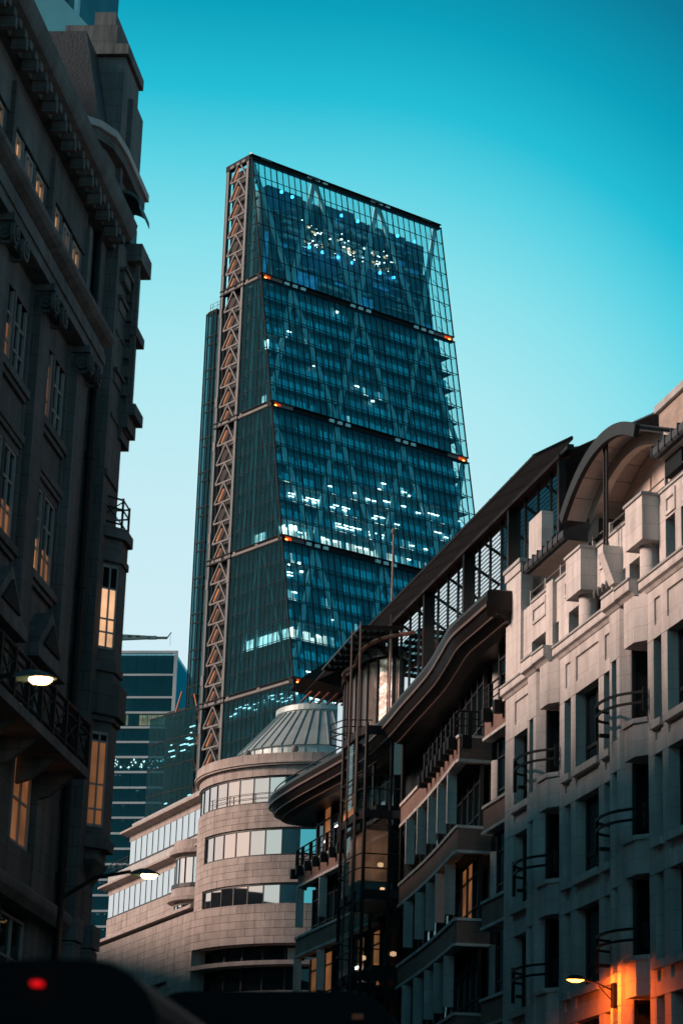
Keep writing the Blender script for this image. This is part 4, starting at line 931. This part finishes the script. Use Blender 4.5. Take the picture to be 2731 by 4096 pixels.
# podium: big coursed wall, straight along the wing and swinging round the corner
PO = 9.9
pod = ring('podium_wall', 9.0, PO-.25, 24.75, 27.5, 90, 245, 'stone2', n=32); pod2 = B(-.05, 31, 9.0, PO-.25, 10, 27.5).build('podium_side_wall', 'stone2', D)
courses(PO, 24.78, 27.5, 5, 90, 244, 8.6, pod)
ring('podium_top', 8.6, PO, 27.5, 27.58, 88, 245, 'stone2', D, n=34); B(-.1, 31, 6.4, PO, 27.5, 27.58).build('podium_ledge', 'stone2', D)
sw = MB()
for c in range(15):
    za = 27.5-.545*(c+1); x = -.02+(0 if c % 2 else .75)
    if c % 2 == 0: sw.box(0, .73, PO-.3, PO+rnd.uniform(0, .012), za+.01, za+.535)
    while x < 31: 
        if not (za < 22.6 and 2.5 < x < 15): sw.box(x+.012, min(x+1.49, 31), PO-.3, PO+rnd.uniform(0, .012), za+.01, za+.535)
        x += 1.5
sw.build('podium_stonework', 'stone2', D, kind='stuff')
B(2.6, 15, 9.3, 9.5, 12, 22.4).build('podium_window', 'g_dark', D)
for q in range(9): B(3+1.45*q, 3.12+1.45*q, 9.45, 9.62, 12, 22.4).build('podium_mullion', 'frame', D)
# recessed storey under the podium wall, with a stone shelf
ring('recess_glass', 8.5, 8.6, 15, 24.75, 100, 250, 'g_dark', D, n=24); ring('shelf', 8.4, PO+.1, 23.3, 23.6, 96, 246, 'stone2', D, n=32); ring('shelf', 8.4, PO+.1, 21.2, 21.5, 96, 246, 'stone2', D, n=32); ring('lower_wall', 8.4, 9.6, 0, 19.5, 90, 250, 'stone2', D, n=32)
for a0, a1 in ((146, 154), (155.5, 163.5)): ring('lit_blind', 8.62, 8.66, 23.75, 24.6, a0, a1, 'stone2', D, n=2)
MB().prism(arc_pts(9.9, 90, 97, 2)+arc_pts(8.8, 97, 90, 2), 10, 24.76).build('end_pilaster', 'stone2', D)
for a in (112, 123, 134, 145): ring('recess_mullion', 8.6, 8.75, 15, 24.75, a-.4, a+.4, 'frame', D, n=1)
# ================================================================== far office block with white floor bands
O = root('office_block', -108.0, 615.0, -90.0, 'distant dark glass office block with white horizontal floor bands', 'office block')
# local x runs to the left in the picture (west), local y towards the camera is +y? (left of west = south)
ZB = [162.6, 156.3, 150.2, 146.1, 142.1, 138.2, 134.2, 130.2, 126.1, 122.1, 118.2, 114.1, 110.1, 106.1, 102.1, 98.1, 94.1, 90.1, 86.1, 82.1, 78, 74, 70]
B(.6, 60, -30, -1.2, 0, 161.6).build('inner_floors', 'inner', O)
pn = MB(); lit = MB(); ll = MB(); cy = MB(); dots = MB()
for i in range(len(ZB)-1):
    z1, z0 = ZB[i]-.55, ZB[i+1]
    B(-.1, 60, -.6, .12, ZB[i]-.55 if i else ZB[0]-.7, ZB[i]).build('floor_band', 'white_panel', O)
    for q in range(22): pn.box(.9+2.4*q, .9+2.4*q+2.34, -.2, -.15, z0+.03, z1-.03)
    for q in range(16):
        rx = 1+rnd.random()*22
        if i > 6 and rnd.random() < .35: dots.box(rx, rx+.16, -.6, -.5, z1-.5, z1-.34)
    if i == 3:
        for a, b in ((2.2, 4.3), (4.5, 6.8), (7.0, 9.0), (14.4, 16.6), (17, 18.4), (12, 12.5)): lit.box(a, b, -.5, -.4, z0+.4, z1-.3)
        for a in (3, 5.4, 7.6, 14.5): dots.box(a, a+.4, -.45, -.3, z1-.9, z1-.6)
    if i == 10: lit.box(17.0, 21.0, -.5, -.4, z0+.2, z1-.4)
    if i == 6:
        for q in range(60):
            x = .9+rnd.random()*22; zz = z0+.6+rnd.random()*2.3; ll.box(x, x+rnd.uniform(.08, .35), -.4, -.3, zz, zz+rnd.uniform(.1, .5))
        cy.box(1, 24, -.7, -.6, z0+1.0, z1)
    if i == 2:
        for a in (13.2, 15.5): ll.box(a, a+1.5, -.4, -.3, z0+2.1, z0+2.35)
pn.build('glazing', 'g_block', O, kind='stuff'); lit.build('lit_window', 'lit_warm2', O, kind='stuff'); ll.build('lamp_glint', 'lit_lamp', O, kind='stuff'); cy.build('cool_lit_floor', mat('lit_floor', (.16, .20, .18), .8), O); dots.build('downlight', 'lit_white', O, kind='stuff')
for q in range(23): B(.86+2.4*q, .94+2.4*q, -.15, -.05, 60, 162).build('mullion', 'steel_d', O)
B(-.2, .7, -.6, .15, 60, 162.6).build('corner_column', 'white_panel', O); B(-.05, .0, -30, -.6, 60, 161.5).build('side_glazing', 'g_block', O)
# maintenance crane on its roof
CR = root('rooftop_crane', -117.5, 612, -90.0, 'small telescopic maintenance crane lying along the far office block roof', 'crane', z=162.6)
MB().prism_xz([(10, 2.2), (10, 3.9), (-2.2, 3.2), (-2.2, 2.4), (6.5, 2.0)], -.5, .5).build('jib', 'copper', CR)
B(6.5, 8.5, -.7, .7, 0, 2.3).build('mast', 'copper', CR); B(-4.4, -2.0, -.35, .35, 2.3, 3.2).build('jib_head', 'copper', CR); B(-7.2, -4.4, -.25, .25, 2.4, 3.0).build('fly_jib', 'copper', CR)
MB().bar((-7.0, 0, 2.4), (-8.2, 0, 4.2), .25, .25, (1, 0, 0)).build('hook_arm', 'copper', CR); MB().tube([(-8.0, 0, 3.2), (-8.1, 0, .6)], .04, 5).build('cable', 'black', CR)
for x in (0, 2.2, 4.4): B(x, x+.9, .5, .52, 2.7, 3.2).build('jib_opening', 'dark', CR)
# ================================================================== dark classical building on the left
C = root('classical_building', -14.4, 59.0, 0.9, 'dark classical stone building with pilasters, lit sash windows and a mansard roof on the left', 'building')
# local x runs up the street, the street side is -y
XN = -150.0; P4 = 4.35
B(XN, 5.9, .5, 14, 0, 31.4).build('inner_mass', 'dark', C)
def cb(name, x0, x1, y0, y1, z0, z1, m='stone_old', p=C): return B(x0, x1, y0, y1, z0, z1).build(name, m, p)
NB = 5
def sash(x0, x1, z0, z1, lit=None, y=.13, cols=2, rows=3, part=1.0, p=C):
    f = MB(); w = .07
    f.box(x0, x0+w, y-.07, y+.05, z0, z1); f.box(x1-w, x1, y-.07, y+.05, z0, z1); f.box(x0, x1, y-.07, y+.05, z1-w, z1); f.box(x0, x1, y-.07, y+.05, z0, z0+w)
    for q in range(1, cols): xx = x0+(x1-x0)*q/cols; f.box(xx-.035, xx+.035, y-.06, y+.05, z0, z1)
    for q in range(1, rows): zz = z0+(z1-z0)*q/rows; f.box(x0, x1, y-.04, y+.04, zz-.03, zz+.03)
    o = f.build('window', 'white_frame', p)
    zs = z0+(z1-z0)*part
    if lit: B(x0+.02, x1-.02, y+.005, y+.02, z0, zs).build('lit_pane', lit, o)
    if not lit or part < 1: B(x0+.02, x1-.02, y+.005, y+.02, zs if lit else z0, z1).build('pane', 'g_dark', o)
    return o
def capital(x):
    o = B(x-.68, x+.68, -.55, .0, 26.52, 26.72).build('capital', 'stone_old', C); B(x-.6, x+.6, -.42, 0, 26.1, 26.52).build('capital_neck', 'stone_old', o)
    for sx in (-1, 1):
        for ax in (0, 1):
            v = MB(); n = 14; R0 = .30
            for r0, r1, d in ((.30, .22, .10), (.17, .10, .13), (.06, 0, .16)):
                for q in range(n):
                    a, b = 2*math.pi*q/n, 2*math.pi*(q+1)/n
                    P_ = []
                    for dd in (0, d):
                        for rr, aa in ((r1, a), (r0, a), (r0, b), (r1, b)):
                            P_.append((x+sx*.50+(rr*math.cos(aa) if ax else sx*.0+(dd if sx > 0 else -dd)), (-.50-dd) if ax else (-.34+rr*math.cos(aa)), 26.22+rr*math.sin(aa)))
                    v.hexa(P_)
            v.build('volute', 'stone_old', o)
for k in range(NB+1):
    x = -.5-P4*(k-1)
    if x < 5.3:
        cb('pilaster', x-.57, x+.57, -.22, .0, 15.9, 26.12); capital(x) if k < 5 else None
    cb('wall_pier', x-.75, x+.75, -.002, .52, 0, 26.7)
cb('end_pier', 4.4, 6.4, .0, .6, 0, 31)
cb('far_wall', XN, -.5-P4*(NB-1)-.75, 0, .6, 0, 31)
for k in range(NB):
    a, b = -.5-P4*k+.75, -.5-P4*k+P4-.75         # opening between two piers
    if k == 0: pass
    cb('spandrel', a, b, .05, .5, 22.45, 23.45); cb('spandrel', a, b, .05, .5, 25.95, 26.7); cb('spandrel', a, b, .05, .5, 17.7, 19.25)
    for z, pr in ((23.45, .12), (22.2, .08), (19.22, .12)): o = cb('sill', a-.1, b+.1, -pr, .45, z, z+.22); cb('sill_bed', a, b, -pr*.4, .45, z-.14, z, p=o)
    cb('architrave', a, b, .04, .4, 25.78, 25.98); cb('architrave', a, b, .04, .4, 21.85, 22.08)
    m = (a+b)/2
    sash(a+.12, m-.1, 23.67, 25.85, 'lit_dim', part=.55 if k % 2 else .8); sash(m+.1, b-.12, 23.67, 25.85, None)
    cb('window_mullion', m-.1, m+.1, .03, .45, 23.67, 25.85); cb('window_mullion', m-.1, m+.1, .03, .45, 19.45, 21.85)
    sash(a+.12, m-.1, 19.45, 21.85, 'lit_warm', part=.45); sash(m+.1, b-.12, 19.45, 21.85, 'lit_dim', part=.42)
    # pedimented window of the balcony floor
    o = cb('surround', a+.1, a+.45, -.12, .45, 15.9, 17.0); cb('surround', b-.45, b-.1, -.12, .45, 15.9, 17.0)
    MB().prism_xz([(a-.05, 17.35), (b+.05, 17.35), (m, 18.55)], -.42, .1).build('pediment', 'stone_old', C); MB().prism_xz([(a+.55, 17.5), (b-.55, 17.5), (m, 18.2)], -.48, -.42).build('pediment_field', 'dark', C)
    cb('pediment_cornice', a-.15, b+.15, -.5, .1, 17.0, 17.35); sash(a+.5, b-.5, 12.4, 17.0, 'lit_dim', part=.6, rows=4)
    # floors under the balcony
    cb('spandrel', a, b, .05, .5, 11.4, 12.4); sash(a+.2, b-.2, 6.5, 10.6, None, rows=4); cb('spandrel', a, b, .05, .5, 5.3, 6.5); sash(a+.1, b-.1, .6, 5.2, None, rows=2)
    # attic windows
    for x0, x1, lt in ((a-.35, a+.75, 'lit_warm'), (a+1.0, a+2.0, 'lit_dim'), (a+2.15, b+.4, 'lit_warm')):
        sash(x0+.12, x1-.12, 28.0, 29.65, lt, y=.05, cols=2, rows=2, part=.92); cb('attic_mullion', x1-.1, x1+.12, -.03, .45, 27.85, 29.8)
    cb('attic_head', a-.75, b+.75, -.08, .5, 29.7, 31.0); cb('attic_console', b+.6, b+.9, -.2, .0, 28.0, 30.6)
# entablature and cornices
ent = MB().prism_yz([(.5, 26.7), (-.42, 26.7), (-.42, 27.0), (-.47, 27.0), (-.47, 27.28), (-.42, 27.3), (-.42, 27.5), (-.62, 27.6), (-.72, 27.7), (-.72, 27.84), (.5, 27.84)], XN, 5.45).build('entablature', 'stone_old', C)
cor = MB().prism_yz([(.5, 31.0), (-.35, 31.0), (-.4, 31.15), (-.85, 31.3), (-.95, 31.5), (-1.0, 31.75), (.5, 31.8)], XN, 6.2).build('main_cornice', 'stone_old', C)
for q in range(70): B(5.6-.55*q, 5.85-.55*q, -.72, -.3, 31.0, 31.22).build('dentil', 'stone_old', cor)
for k in range(14): B(4.6-1.1*k, 4.78-1.1*k, -.74, -.36, 30.72, 31.02).build('modillion', 'stone_old', cor)
MB().prism_yz([(.0, 31.8), (-.05, 31.8), (.55, 33.1), (.35, 33.3), (.3, 33.5), (.45, 33.7), (.8, 33.75), (2.6, 37.0), (8, 37.0), (8, 31.8)], XN, 3.4).build('mansard_roof', 'slate', C)
MB().prism_yz([(.25, 33.05), (.05, 33.15), (-.02, 33.3), (-.02, 33.5), (.1, 33.6), (.6, 33.65), (.6, 33.05)], XN, 3.5).build('roof_cornice', 'stone_old', C)
# drain pipe
pp_ = MB().tube([(5.05, -.30, 2), (5.05, -.30, 26.5), (5.05, -.12, 27.2), (5.05, -.12, 31)], .12, 8).build('drain_pipe', 'black', C)
for z in (12, 16.4, 20.2, 24): MB().tube([(5.05, -.30, z), (5.05, -.30, z+.25)], .16, 8).build('pipe_collar', 'black', pp_)
cb('pilaster', 5.55, 6.15, -.12, .1, 0, 31)
# end pavilion: oriel, balcony, tall pier, attic and chimney
PX = 7.4
cb('pavilion_wall', 6.3, 8.3, -.45, 8, 0, 31.5)
orl = MB().prism([(6.6, .2), (6.95, -.35), (PX, -.86), (8.25, -.86), (8.45, 0), (8.45, .5)], 13.6, 22.3).build('oriel', 'stone_old', C)
for z0, z1, o_ in ((21.6, 21.8, .06), (22.3, 22.62, .14), (18.35, 18.6, .08), (16.9, 17.05, .10), (17.05, 18.0, .22), (13.3, 13.6, .12), (12.9, 13.3, -.1)):
    MB().prism([(6.55, .2), (6.9-o_, -.38-o_), (PX-.05-o_*.3, -.86-o_), (8.25, -.86-o_), (8.45+o_, 0), (8.45, .5)], z0, z1).build('oriel_moulding', 'stone_old', orl)
MB().hexa([(7.6, -.4, 12.3), (8.2, -.4, 12.3), (8.2, .3, 12.3), (7.6, .3, 12.3), (6.8, -.8, 12.95), (8.4, -.8, 12.95), (8.4, .3, 12.95), (6.8, .3, 12.95)]).build('oriel_corbel', 'stone_old', orl)
# windows in the canted cheek of the oriel
def cheek(z0, z1, lit, part):
    p, q = Vector((6.99, -.39)), Vector((PX-.05, -.80)); d = (q-p).normalized(); n = Vector((-d.y, d.x)); n = n if n.x < 0 else -n
    def bx(s0, s1, a, b, o0, o1, name, m, par):
        A = p+d*s0+n*o0; Bq = p+d*s1+n*o0; C_ = p+d*s1+n*o1; D_ = p+d*s0+n*o1
        return MB().hexa([(*A, a), (*Bq, a), (*C_, a), (*D_, a), (*A, b), (*Bq, b), (*C_, b), (*D_, b)]).build(name, m, par)
    L_ = (q-p).length; fr = bx(0, L_, z0, z0+.08, .0, .05, 'window', 'white_frame', C); bx(0, L_, z1-.08, z1, .0, .05, 'head_rail', 'white_frame', fr)
    for s in (0, L_*.5-.02, L_-.05): bx(s, s+.05, z0, z1, .0, .05, 'sash_bar', 'white_frame', fr)
    zs = z0+(z1-z0)*part
    for zz in (zs, z0+(z1-z0)*.33*part*1.5, z0+.5): bx(0, L_, zz-.025, zz+.025, .0, .045, 'glazing_bar', 'white_frame', fr)
    bx(.02, L_-.02, z0+.05, zs, .004, .012, 'lit_pane', lit, fr); bx(.02, L_-.02, zs, z1-.05, .004, .012, 'pane', 'g_dark', fr)
cheek(19.0, 21.5, 'lit_warm2', .72); cheek(13.9, 16.6, 'lit_dim', .9)
# balcony on top of the oriel
for z in (23.55, 23.25, 22.8): MB().tube([(6.7, -.2, z), (PX, -.82, z), (8.3, -.82, z), (8.45, 0, z)], .03, 6).build('balcony_rail', 'black', C)
for x, y in ((PX, -.82), (8.3, -.82)): B(x-.03, x+.03, y-.03, y+.03, 22.62, 23.6).build('balcony_post', 'black', C)
for a, b in (((6.75, -.25), (PX, -.82)),): MB().tube([(*a, 22.8), (*b, 23.5)], .02, 5).build('balcony_brace', 'black', C); MB().tube([(*a, 23.5), (*b, 22.8)], .02, 5).build('balcony_brace', 'black', C)
# tall pier with stacked mouldings and swags
tp = cb('tall_pier', 7.9, 8.8, -.62, .5, 25.9, 31.4)
for z0, z1, y in ((25.6, 25.95, -.55), (25.95, 26.35, -.72), (26.35, 26.7, -.92), (28.9, 29.2, -.82), (31.2, 31.75, -.90)): cb('moulding', 7.75-(.3 if z0 > 31 else 0), 8.95, y, .4, z0, z1, p=tp)
cb('pier_panel', 7.8, 7.92, -.78, -.66, 26.7, 31.2, p=tp)
for q in range(7): cb('coffer', 7.74, 7.9, -.62, -.34, 26.95+.6*q, 27.3+.6*q, p=tp)
for q in range(6): MB().lathe([(0, -.16), (.12, -.1), (.15, 0), (.1, .12), (0, .16)], 7, (7.1, -.36, 27.9+.32*q)).build('fruit_swag', 'stone_old', tp)
for z, y in ((30.2, -.6), (29.3, -.5), (28.2, -.42), (27.0, -.5), (25.6, -.42), (24.6, -.36)): o = cb('console', 6.7, 7.6, y, .1, z, z+.32, p=tp); cb('console_slab', 6.6, 7.7, y-.08, .1, z+.32, z+.42, p=tp)
cb('string_course', 6.35, 8, -.52, .1, 24.0, 24.2, p=tp); cb('side_panel', 6.28, 6.32, -.40, -.1, 26.6, 29.5, p=tp)
# attic above the cornice, with curved cornice, hood and chimney steps
at_ = MB().prism([(3.6, 6), (3.6, .28), (4.0, -.05), (4.6, -.28), (5.6, -.34), (8.6, -.34), (8.6, 6)], 31.75, 34.0).build('attic_wall', 'stone_old', C)
MB().prism([(3.45, 6), (3.45, .2), (3.8, -.2), (4.5, -.52), (5.6, -.62), (8.7, -.62), (8.7, 6)], 33.45, 33.75).build('attic_cornice', 'stone_old', at_); MB().prism([(3.35, 6), (3.35, .15), (3.7, -.28), (4.4, -.62), (5.6, -.72), (8.8, -.72), (8.8, 6)], 33.75, 33.98).build('attic_cornice_lip', 'coping', at_)
for z in (32.2, 32.7, 33.15): B(3.57, 3.6, .32, 5, z, z+.015).build('stone_joint', 'dark', at_)
cb('attic_edge', 5.7, 6.0, -.5, -.3, 31.75, 33.45, p=at_)
hd = MB(); n = 8
for q in range(n):
    a, b = math.pi/2*q/n, math.pi/2*(q+1)/n
    P_ = []
    for aa in (a, b): P_.append((-.34-.58*math.sin(aa), 32.55+.5*math.cos(aa)))
    hd.hexa([(6.6, P_[0][0], P_[0][1]), (8.2, P_[0][0], P_[0][1]), (8.2, P_[1][0], P_[1][1]), (6.6, P_[1][0], P_[1][1]), (6.6, P_[0][0], P_[0][1]+.1), (8.2, P_[0][0], P_[0][1]+.1), (8.2, P_[1][0], P_[1][1]+.1), (6.6, P_[1][0], P_[1][1]+.1)])
hd.build('hood', 'copper', at_); cb('hood_cheek', 6.6, 8.2, -.55, .2, 31.75, 32.5, 'copper', at_)
MB().prism_yz([(6, 33.98), (-.1, 33.98), (.55, 37.4), (6, 37.4)], 4.6, 8.6).build('pavilion_mansard', 'slate', C)
ch = cb('chimney_pier', 6.2, 8.3, -.30, .9, 33.98, 37.4); cb('chimney_pier_cap', 6.0, 8.4, -.42, 1.0, 37.4, 37.75, p=ch); cb('chimney_block', 7.0, 8.5, -.45, .4, 34.6, 36.4, p=ch); cb('chimney_step', 6.2, 8.3, .0, 1.6, 37.75, 38.5, p=ch); cb('chimney_stack', 6.3, 8.5, .1, .75, 38.5, 39.0, p=ch)
# balcony along the front
bc = cb('balcony_slab', -22, 3.75, -1.15, .1, 14.55, 14.8)
for z, r in ((16.0, .06), (15.75, .04), (14.95, .05)): MB().tube([(-22, -1.08, z), (3.7, -1.08, z), (3.7, -.2, z)], r, 6).build('front_rail', 'black', bc)
for q in range(20):
    x = 3.7-1.35*q; B(x-.05, x+.05, -1.14, -1.02, 14.8, 16.05).build('front_rail_post', 'black', bc)
    for s_ in (0, 1): MB().tube([(x, -1.08, 15.0 if s_ else 15.75), (x-1.35, -1.08, 15.75 if s_ else 15.0)], .028, 5).build('front_rail_brace', 'black', bc)
for q in range(12): MB().prism_yz([(-.9, 14.55), (.1, 14.55), (.1, 13.9), (-.25, 14.0)], 3.2-2.175*q, 3.42-2.175*q).build('balcony_bracket', 'stone_old', bc)
lg = MB().prism_yz([(.5, 10.75), (-.35, 10.75), (-.5, 10.95), (-.5, 11.15), (-.3, 11.35), (.5, 11.35)], XN, 7.6).build('ground_cornice', 'stone_old', C)
for q in range(14):
    z = 2+.66*q; w_ = .28 if q % 2 else .16
    for x0, x1, y in ((5.75, 6.6, -.50), (7.3, 8.2, -.62)): cb('quoin', x0, x1, y-w_*.5, .3, z, z+.62)
# ================================================================== unseen block added on the left to keep sun and sky off the street
N_ = root('street_shade_block', -17.2, 73.5, -13.5, 'plain unseen block added behind the classical building to shade the street', 'building')
B(-6, 140, .0, 18, 0, 28).build('wall', 'stone_old', N_); MB().prism_yz([(-.5, 28), (18, 28), (18, 28.6), (5, 31.8), (2, 31.8), (-.5, 28.6)], -6, 140).build('roof', 'slate', N_)
# ================================================================== slim glass tower seen over the classical building's roof
G = root('slim_glass_tower', -31.5, 130.0, 90.0, 'slice of a blue glass tower above the dark mansard at top left', 'tower')
pg = MB(); 
B(-9, .3, .2, 12, 0, 92).build('tower_core', 'inner', G)
for q in range(6):
    for z in range(56, 92, 4): B(-9+1.45*q, -9+1.45*q+1.40, -.02, .03, z+.03, z+3.95).build('pane', 'g_block', G)
for q in range(7): B(-9.03+1.45*q, -8.97+1.45*q, -.1, .02, 50, 92).build('mullion', 'steel_t', G)
B(.25, .5, -.1, .4, 50, 92).build('corner_post', 'brace', G)
MB().hexa([(-9, -1.2, 0), (2.0, -1.2, 0), (2.0, 6, 0), (-9, 6, 0), (-9, -1.2, 86.0), (2.0, -1.2, 73.8), (2.0, 6, 73.8), (-9, 6, 86.0)]).build('sloping_roof', 'inner', G)
# ================================================================== street lamps
def lamp(x, y, h, arm, az, label, deep=False, energy=350, head=.56):
    """column with a bracket arm along local +x and a shallow cobra head"""
    Lp = root('street_lamp', x, y, az, label, 'street lamp', 'street lamps')
    MB().tube([(0, 0, 0), (0, 0, 4), (0, 0, h+.15)], [.11, .09, .06], 10).build('pole', 'black', Lp); MB().lathe([(.2, 0), (.2, .9), (.13, 1.1)], 10).build('pole_base', 'black', Lp)
    MB().tube([(0, 0, h-.5), (arm*.4, 0, h-.05), (arm-head*.5, 0, h+.08)], [.05, .045, .04], 8).build('arm', 'black', Lp)
    hd_ = MB(); n = 10; prof = []
    for q in range(n+1):
        t = q/n; w = .17*math.sin(math.pi*min(1, .12+t*.88))**.6*(1 if t < 1 else 0)+.02; prof.append((arm-head*.5+head*1.15*t, w, .15*math.sin(math.pi*(.15+.8*t))))
    for q in range(n):
        (x0, w0, h0), (x1, w1, h1) = prof[q], prof[q+1]
        m = 8
        for k in range(m):
            a, b = math.pi*k/m, math.pi*(k+1)/m
            hd_.v += [(x0, w0*math.cos(a), h+h0*math.sin(a)), (x1, w1*math.cos(a), h+h1*math.sin(a)), (x1, w1*math.cos(b), h+h1*math.sin(b)), (x0, w0*math.cos(b), h+h0*math.sin(b))]
            c = len(hd_.v); hd_.f.append((c-4, c-3, c-2, c-1))
    o = hd_.build('lamp_head', 'copper', Lp, smooth=True)
    MB().lathe([(0, -.075), (.09, -.06), (.13, -.01), (.13, .02), (0, .03)], 12).build('lens', 'sodium_deep' if deep else 'sodium', o)
    l = o.children[0]; l.location = (arm+head*.22, 0, h-.01); l.scale = (1.4, 1, 1)
    d = bpy.data.lights.new('lamp_light', 'SPOT'); d.spot_size = R_(150); d.spot_blend = .8; d.energy = energy; d.color = (1.0, .45, .12) if deep else (1.0, .58, .28); d.shadow_soft_size = .12
    q = bpy.data.objects.new('lamp_light', d); col.objects.link(q); q.parent = Lp; q.location = (arm+head*.22, 0, h-.22)
    return Lp
lamp(-10.15, 36.0, 10.62, 1.62, 90, 'lit street lamp nearest the camera, in front of the dark left balcony', energy=120)
lamp(-11.35, 52.0, 10.22, 1.75, 90, 'lit street lamp in front of the pale glazed wing of the round building', energy=130)
WL = root('wall_lamp', RX+math.sin(R_(RAZ))*-13.9-math.cos(R_(RAZ))*.32, RY+math.cos(R_(RAZ))*-13.9+math.sin(R_(RAZ))*.32, RAZ, 'glowing orange bracket lamp fixed to the right stone building', 'wall lamp')
B(-.15, .15, .0, .12, 10.55, 11.35).build('wall_bracket', 'black', WL); MB().tube([(0, .05, 11.1), (0, .7, 11.35), (0, 1.15, 11.42)], .03, 8).build('arm', 'black', WL); MB().tube([(0, .05, 10.7), (0, .6, 11.25)], .02, 6).build('brace', 'black', WL)
wh = MB().lathe([(0, .16), (.10, .14), (.19, .06), (.21, 0), (.19, -.01), (0, -.01)], 14).build('lamp_head', 'black', WL, smooth=True); wh.location = (0, 1.4, 11.42); wh.scale = (.9, 1.7, 1)
MB().lathe([(0, -.10), (.09, -.09), (.17, -.03), (.185, .0), (0, 0)], 14).build('lens', 'sodium_deep', wh)
d = bpy.data.lights.new('wall_lamp_light', 'SPOT'); d.spot_size = R_(168); d.spot_blend = .35; d.energy = 950; d.color = (1.0, .13, .012); d.shadow_soft_size = .12
q = bpy.data.objects.new('wall_lamp_light', d); col.objects.link(q); q.parent = WL; q.location = (0, 1.4, 11.2); q.rotation_euler = (R_(-38), 0, 0)
# ================================================================== traffic right in front of the camera
def wheel(x, y, r, parent):
    t = MB().lathe([(r*.6, -.12), (r, -.11), (r, .11), (r*.6, .12)], 20).build('tyre', 'rubber', parent); t.rotation_euler = (0, R_(90), 0); t.location = (x, y, r)
    h = MB().lathe([(0, .08), (r*.5, .1), (r*.6, .05), (r*.6, -.1), (0, -.1)], 14).build('rim', 'steel_l', t)
def rounded(x0, x1, z0, z1, r, n=5):
    pts = [(x0, z0), (x1, z0)]
    for q in range(n+1): a = math.pi/2*q/n; pts.append((x1-r+r*math.cos(a), z1-r+r*math.sin(a)))
    for q in range(n+1): a = math.pi/2+math.pi/2*q/n; pts.append((x0+r+r*math.cos(a), z1-r+r*math.sin(a)))
    return pts
VN = root('delivery_van', -2.55, 9.0, 90.0, 'blurred dark high-roof van with a red brake light at lower left', 'van')
# local x to the right, y away from the camera (rear doors face the camera)
MB().prism_xz(rounded(-1.02, .98, .35, 2.82, .28), 0, 4.4).build('body', 'car_dark', VN)
MB().hexa([(-1.0, 4.4, .35), (.96, 4.4, .35), (.9, 5.6, .35), (-.94, 5.6, .35), (-.95, 4.4, 2.5), (.9, 4.4, 2.5), (.8, 4.9, 1.5), (-.85, 4.9, 1.5)]).build('cab', 'car_dark', VN)
for x in (-.98, .02): B(x+.05, x+.9, -.03, 0, .6, 2.45).build('rear_door', 'car_dark', VN)
for x in (-.85, .15): B(x, x+.65, -.045, -.03, 1.55, 2.25).build('rear_window', 'g_dark', VN)
br_ = B(.505, .54, -.05, .02, 2.72, 2.733).build('high_brake_light', 'red_lamp', VN)
for x in (-1.0, .82): B(x, x+.14, -.04, .02, 1.0, 1.7).build('tail_light', mat('dark_red_lens', (.25, .01, .01), .3), VN)
B(-1.0, .96, -.12, .05, .35, .6).build('bumper', 'black', VN)
for y in (.9, 4.3):
    for x in (-.85, .82): wheel(x, y, .34, VN)
BU = root('double_decker_bus', -2.95, 22.5, 90.0, 'dark rounded roof of a double-decker bus at bottom centre', 'bus')
MB().prism_xz(rounded(-1.27, 1.27, .35, 4.28, .55, 7), 0, 10.5).build('body', 'car_dark', BU)
B(-1.05, 1.05, -.03, 0, 2.9, 3.75).build('upper_rear_window', 'g_dark', BU); B(-1.05, 1.05, -.03, 0, 1.3, 2.1).build('lower_rear_window', 'g_dark', BU)
for s_ in (-1, 1):
    for q in range(6): B(s_*1.275, s_*1.29, .5+1.6*q, 1.95+1.6*q, 2.9, 3.7).build('side_window', 'g_dark', BU)
for x in (-.9, .8): B(x, x+.1, -.04, .0, 4.02, 4.07).build('marker_light', 'amber_dim', BU)
for x in (-1.15, 1.0): B(x, x+.16, -.04, 0, .8, 1.3).build('tail_light', mat('dark_red_lens2', (.25, .01, .01), .3), BU)
for y in (2.2, 8.0):
    for x in (-1.1, 1.1): wheel(x, y, .48, BU)
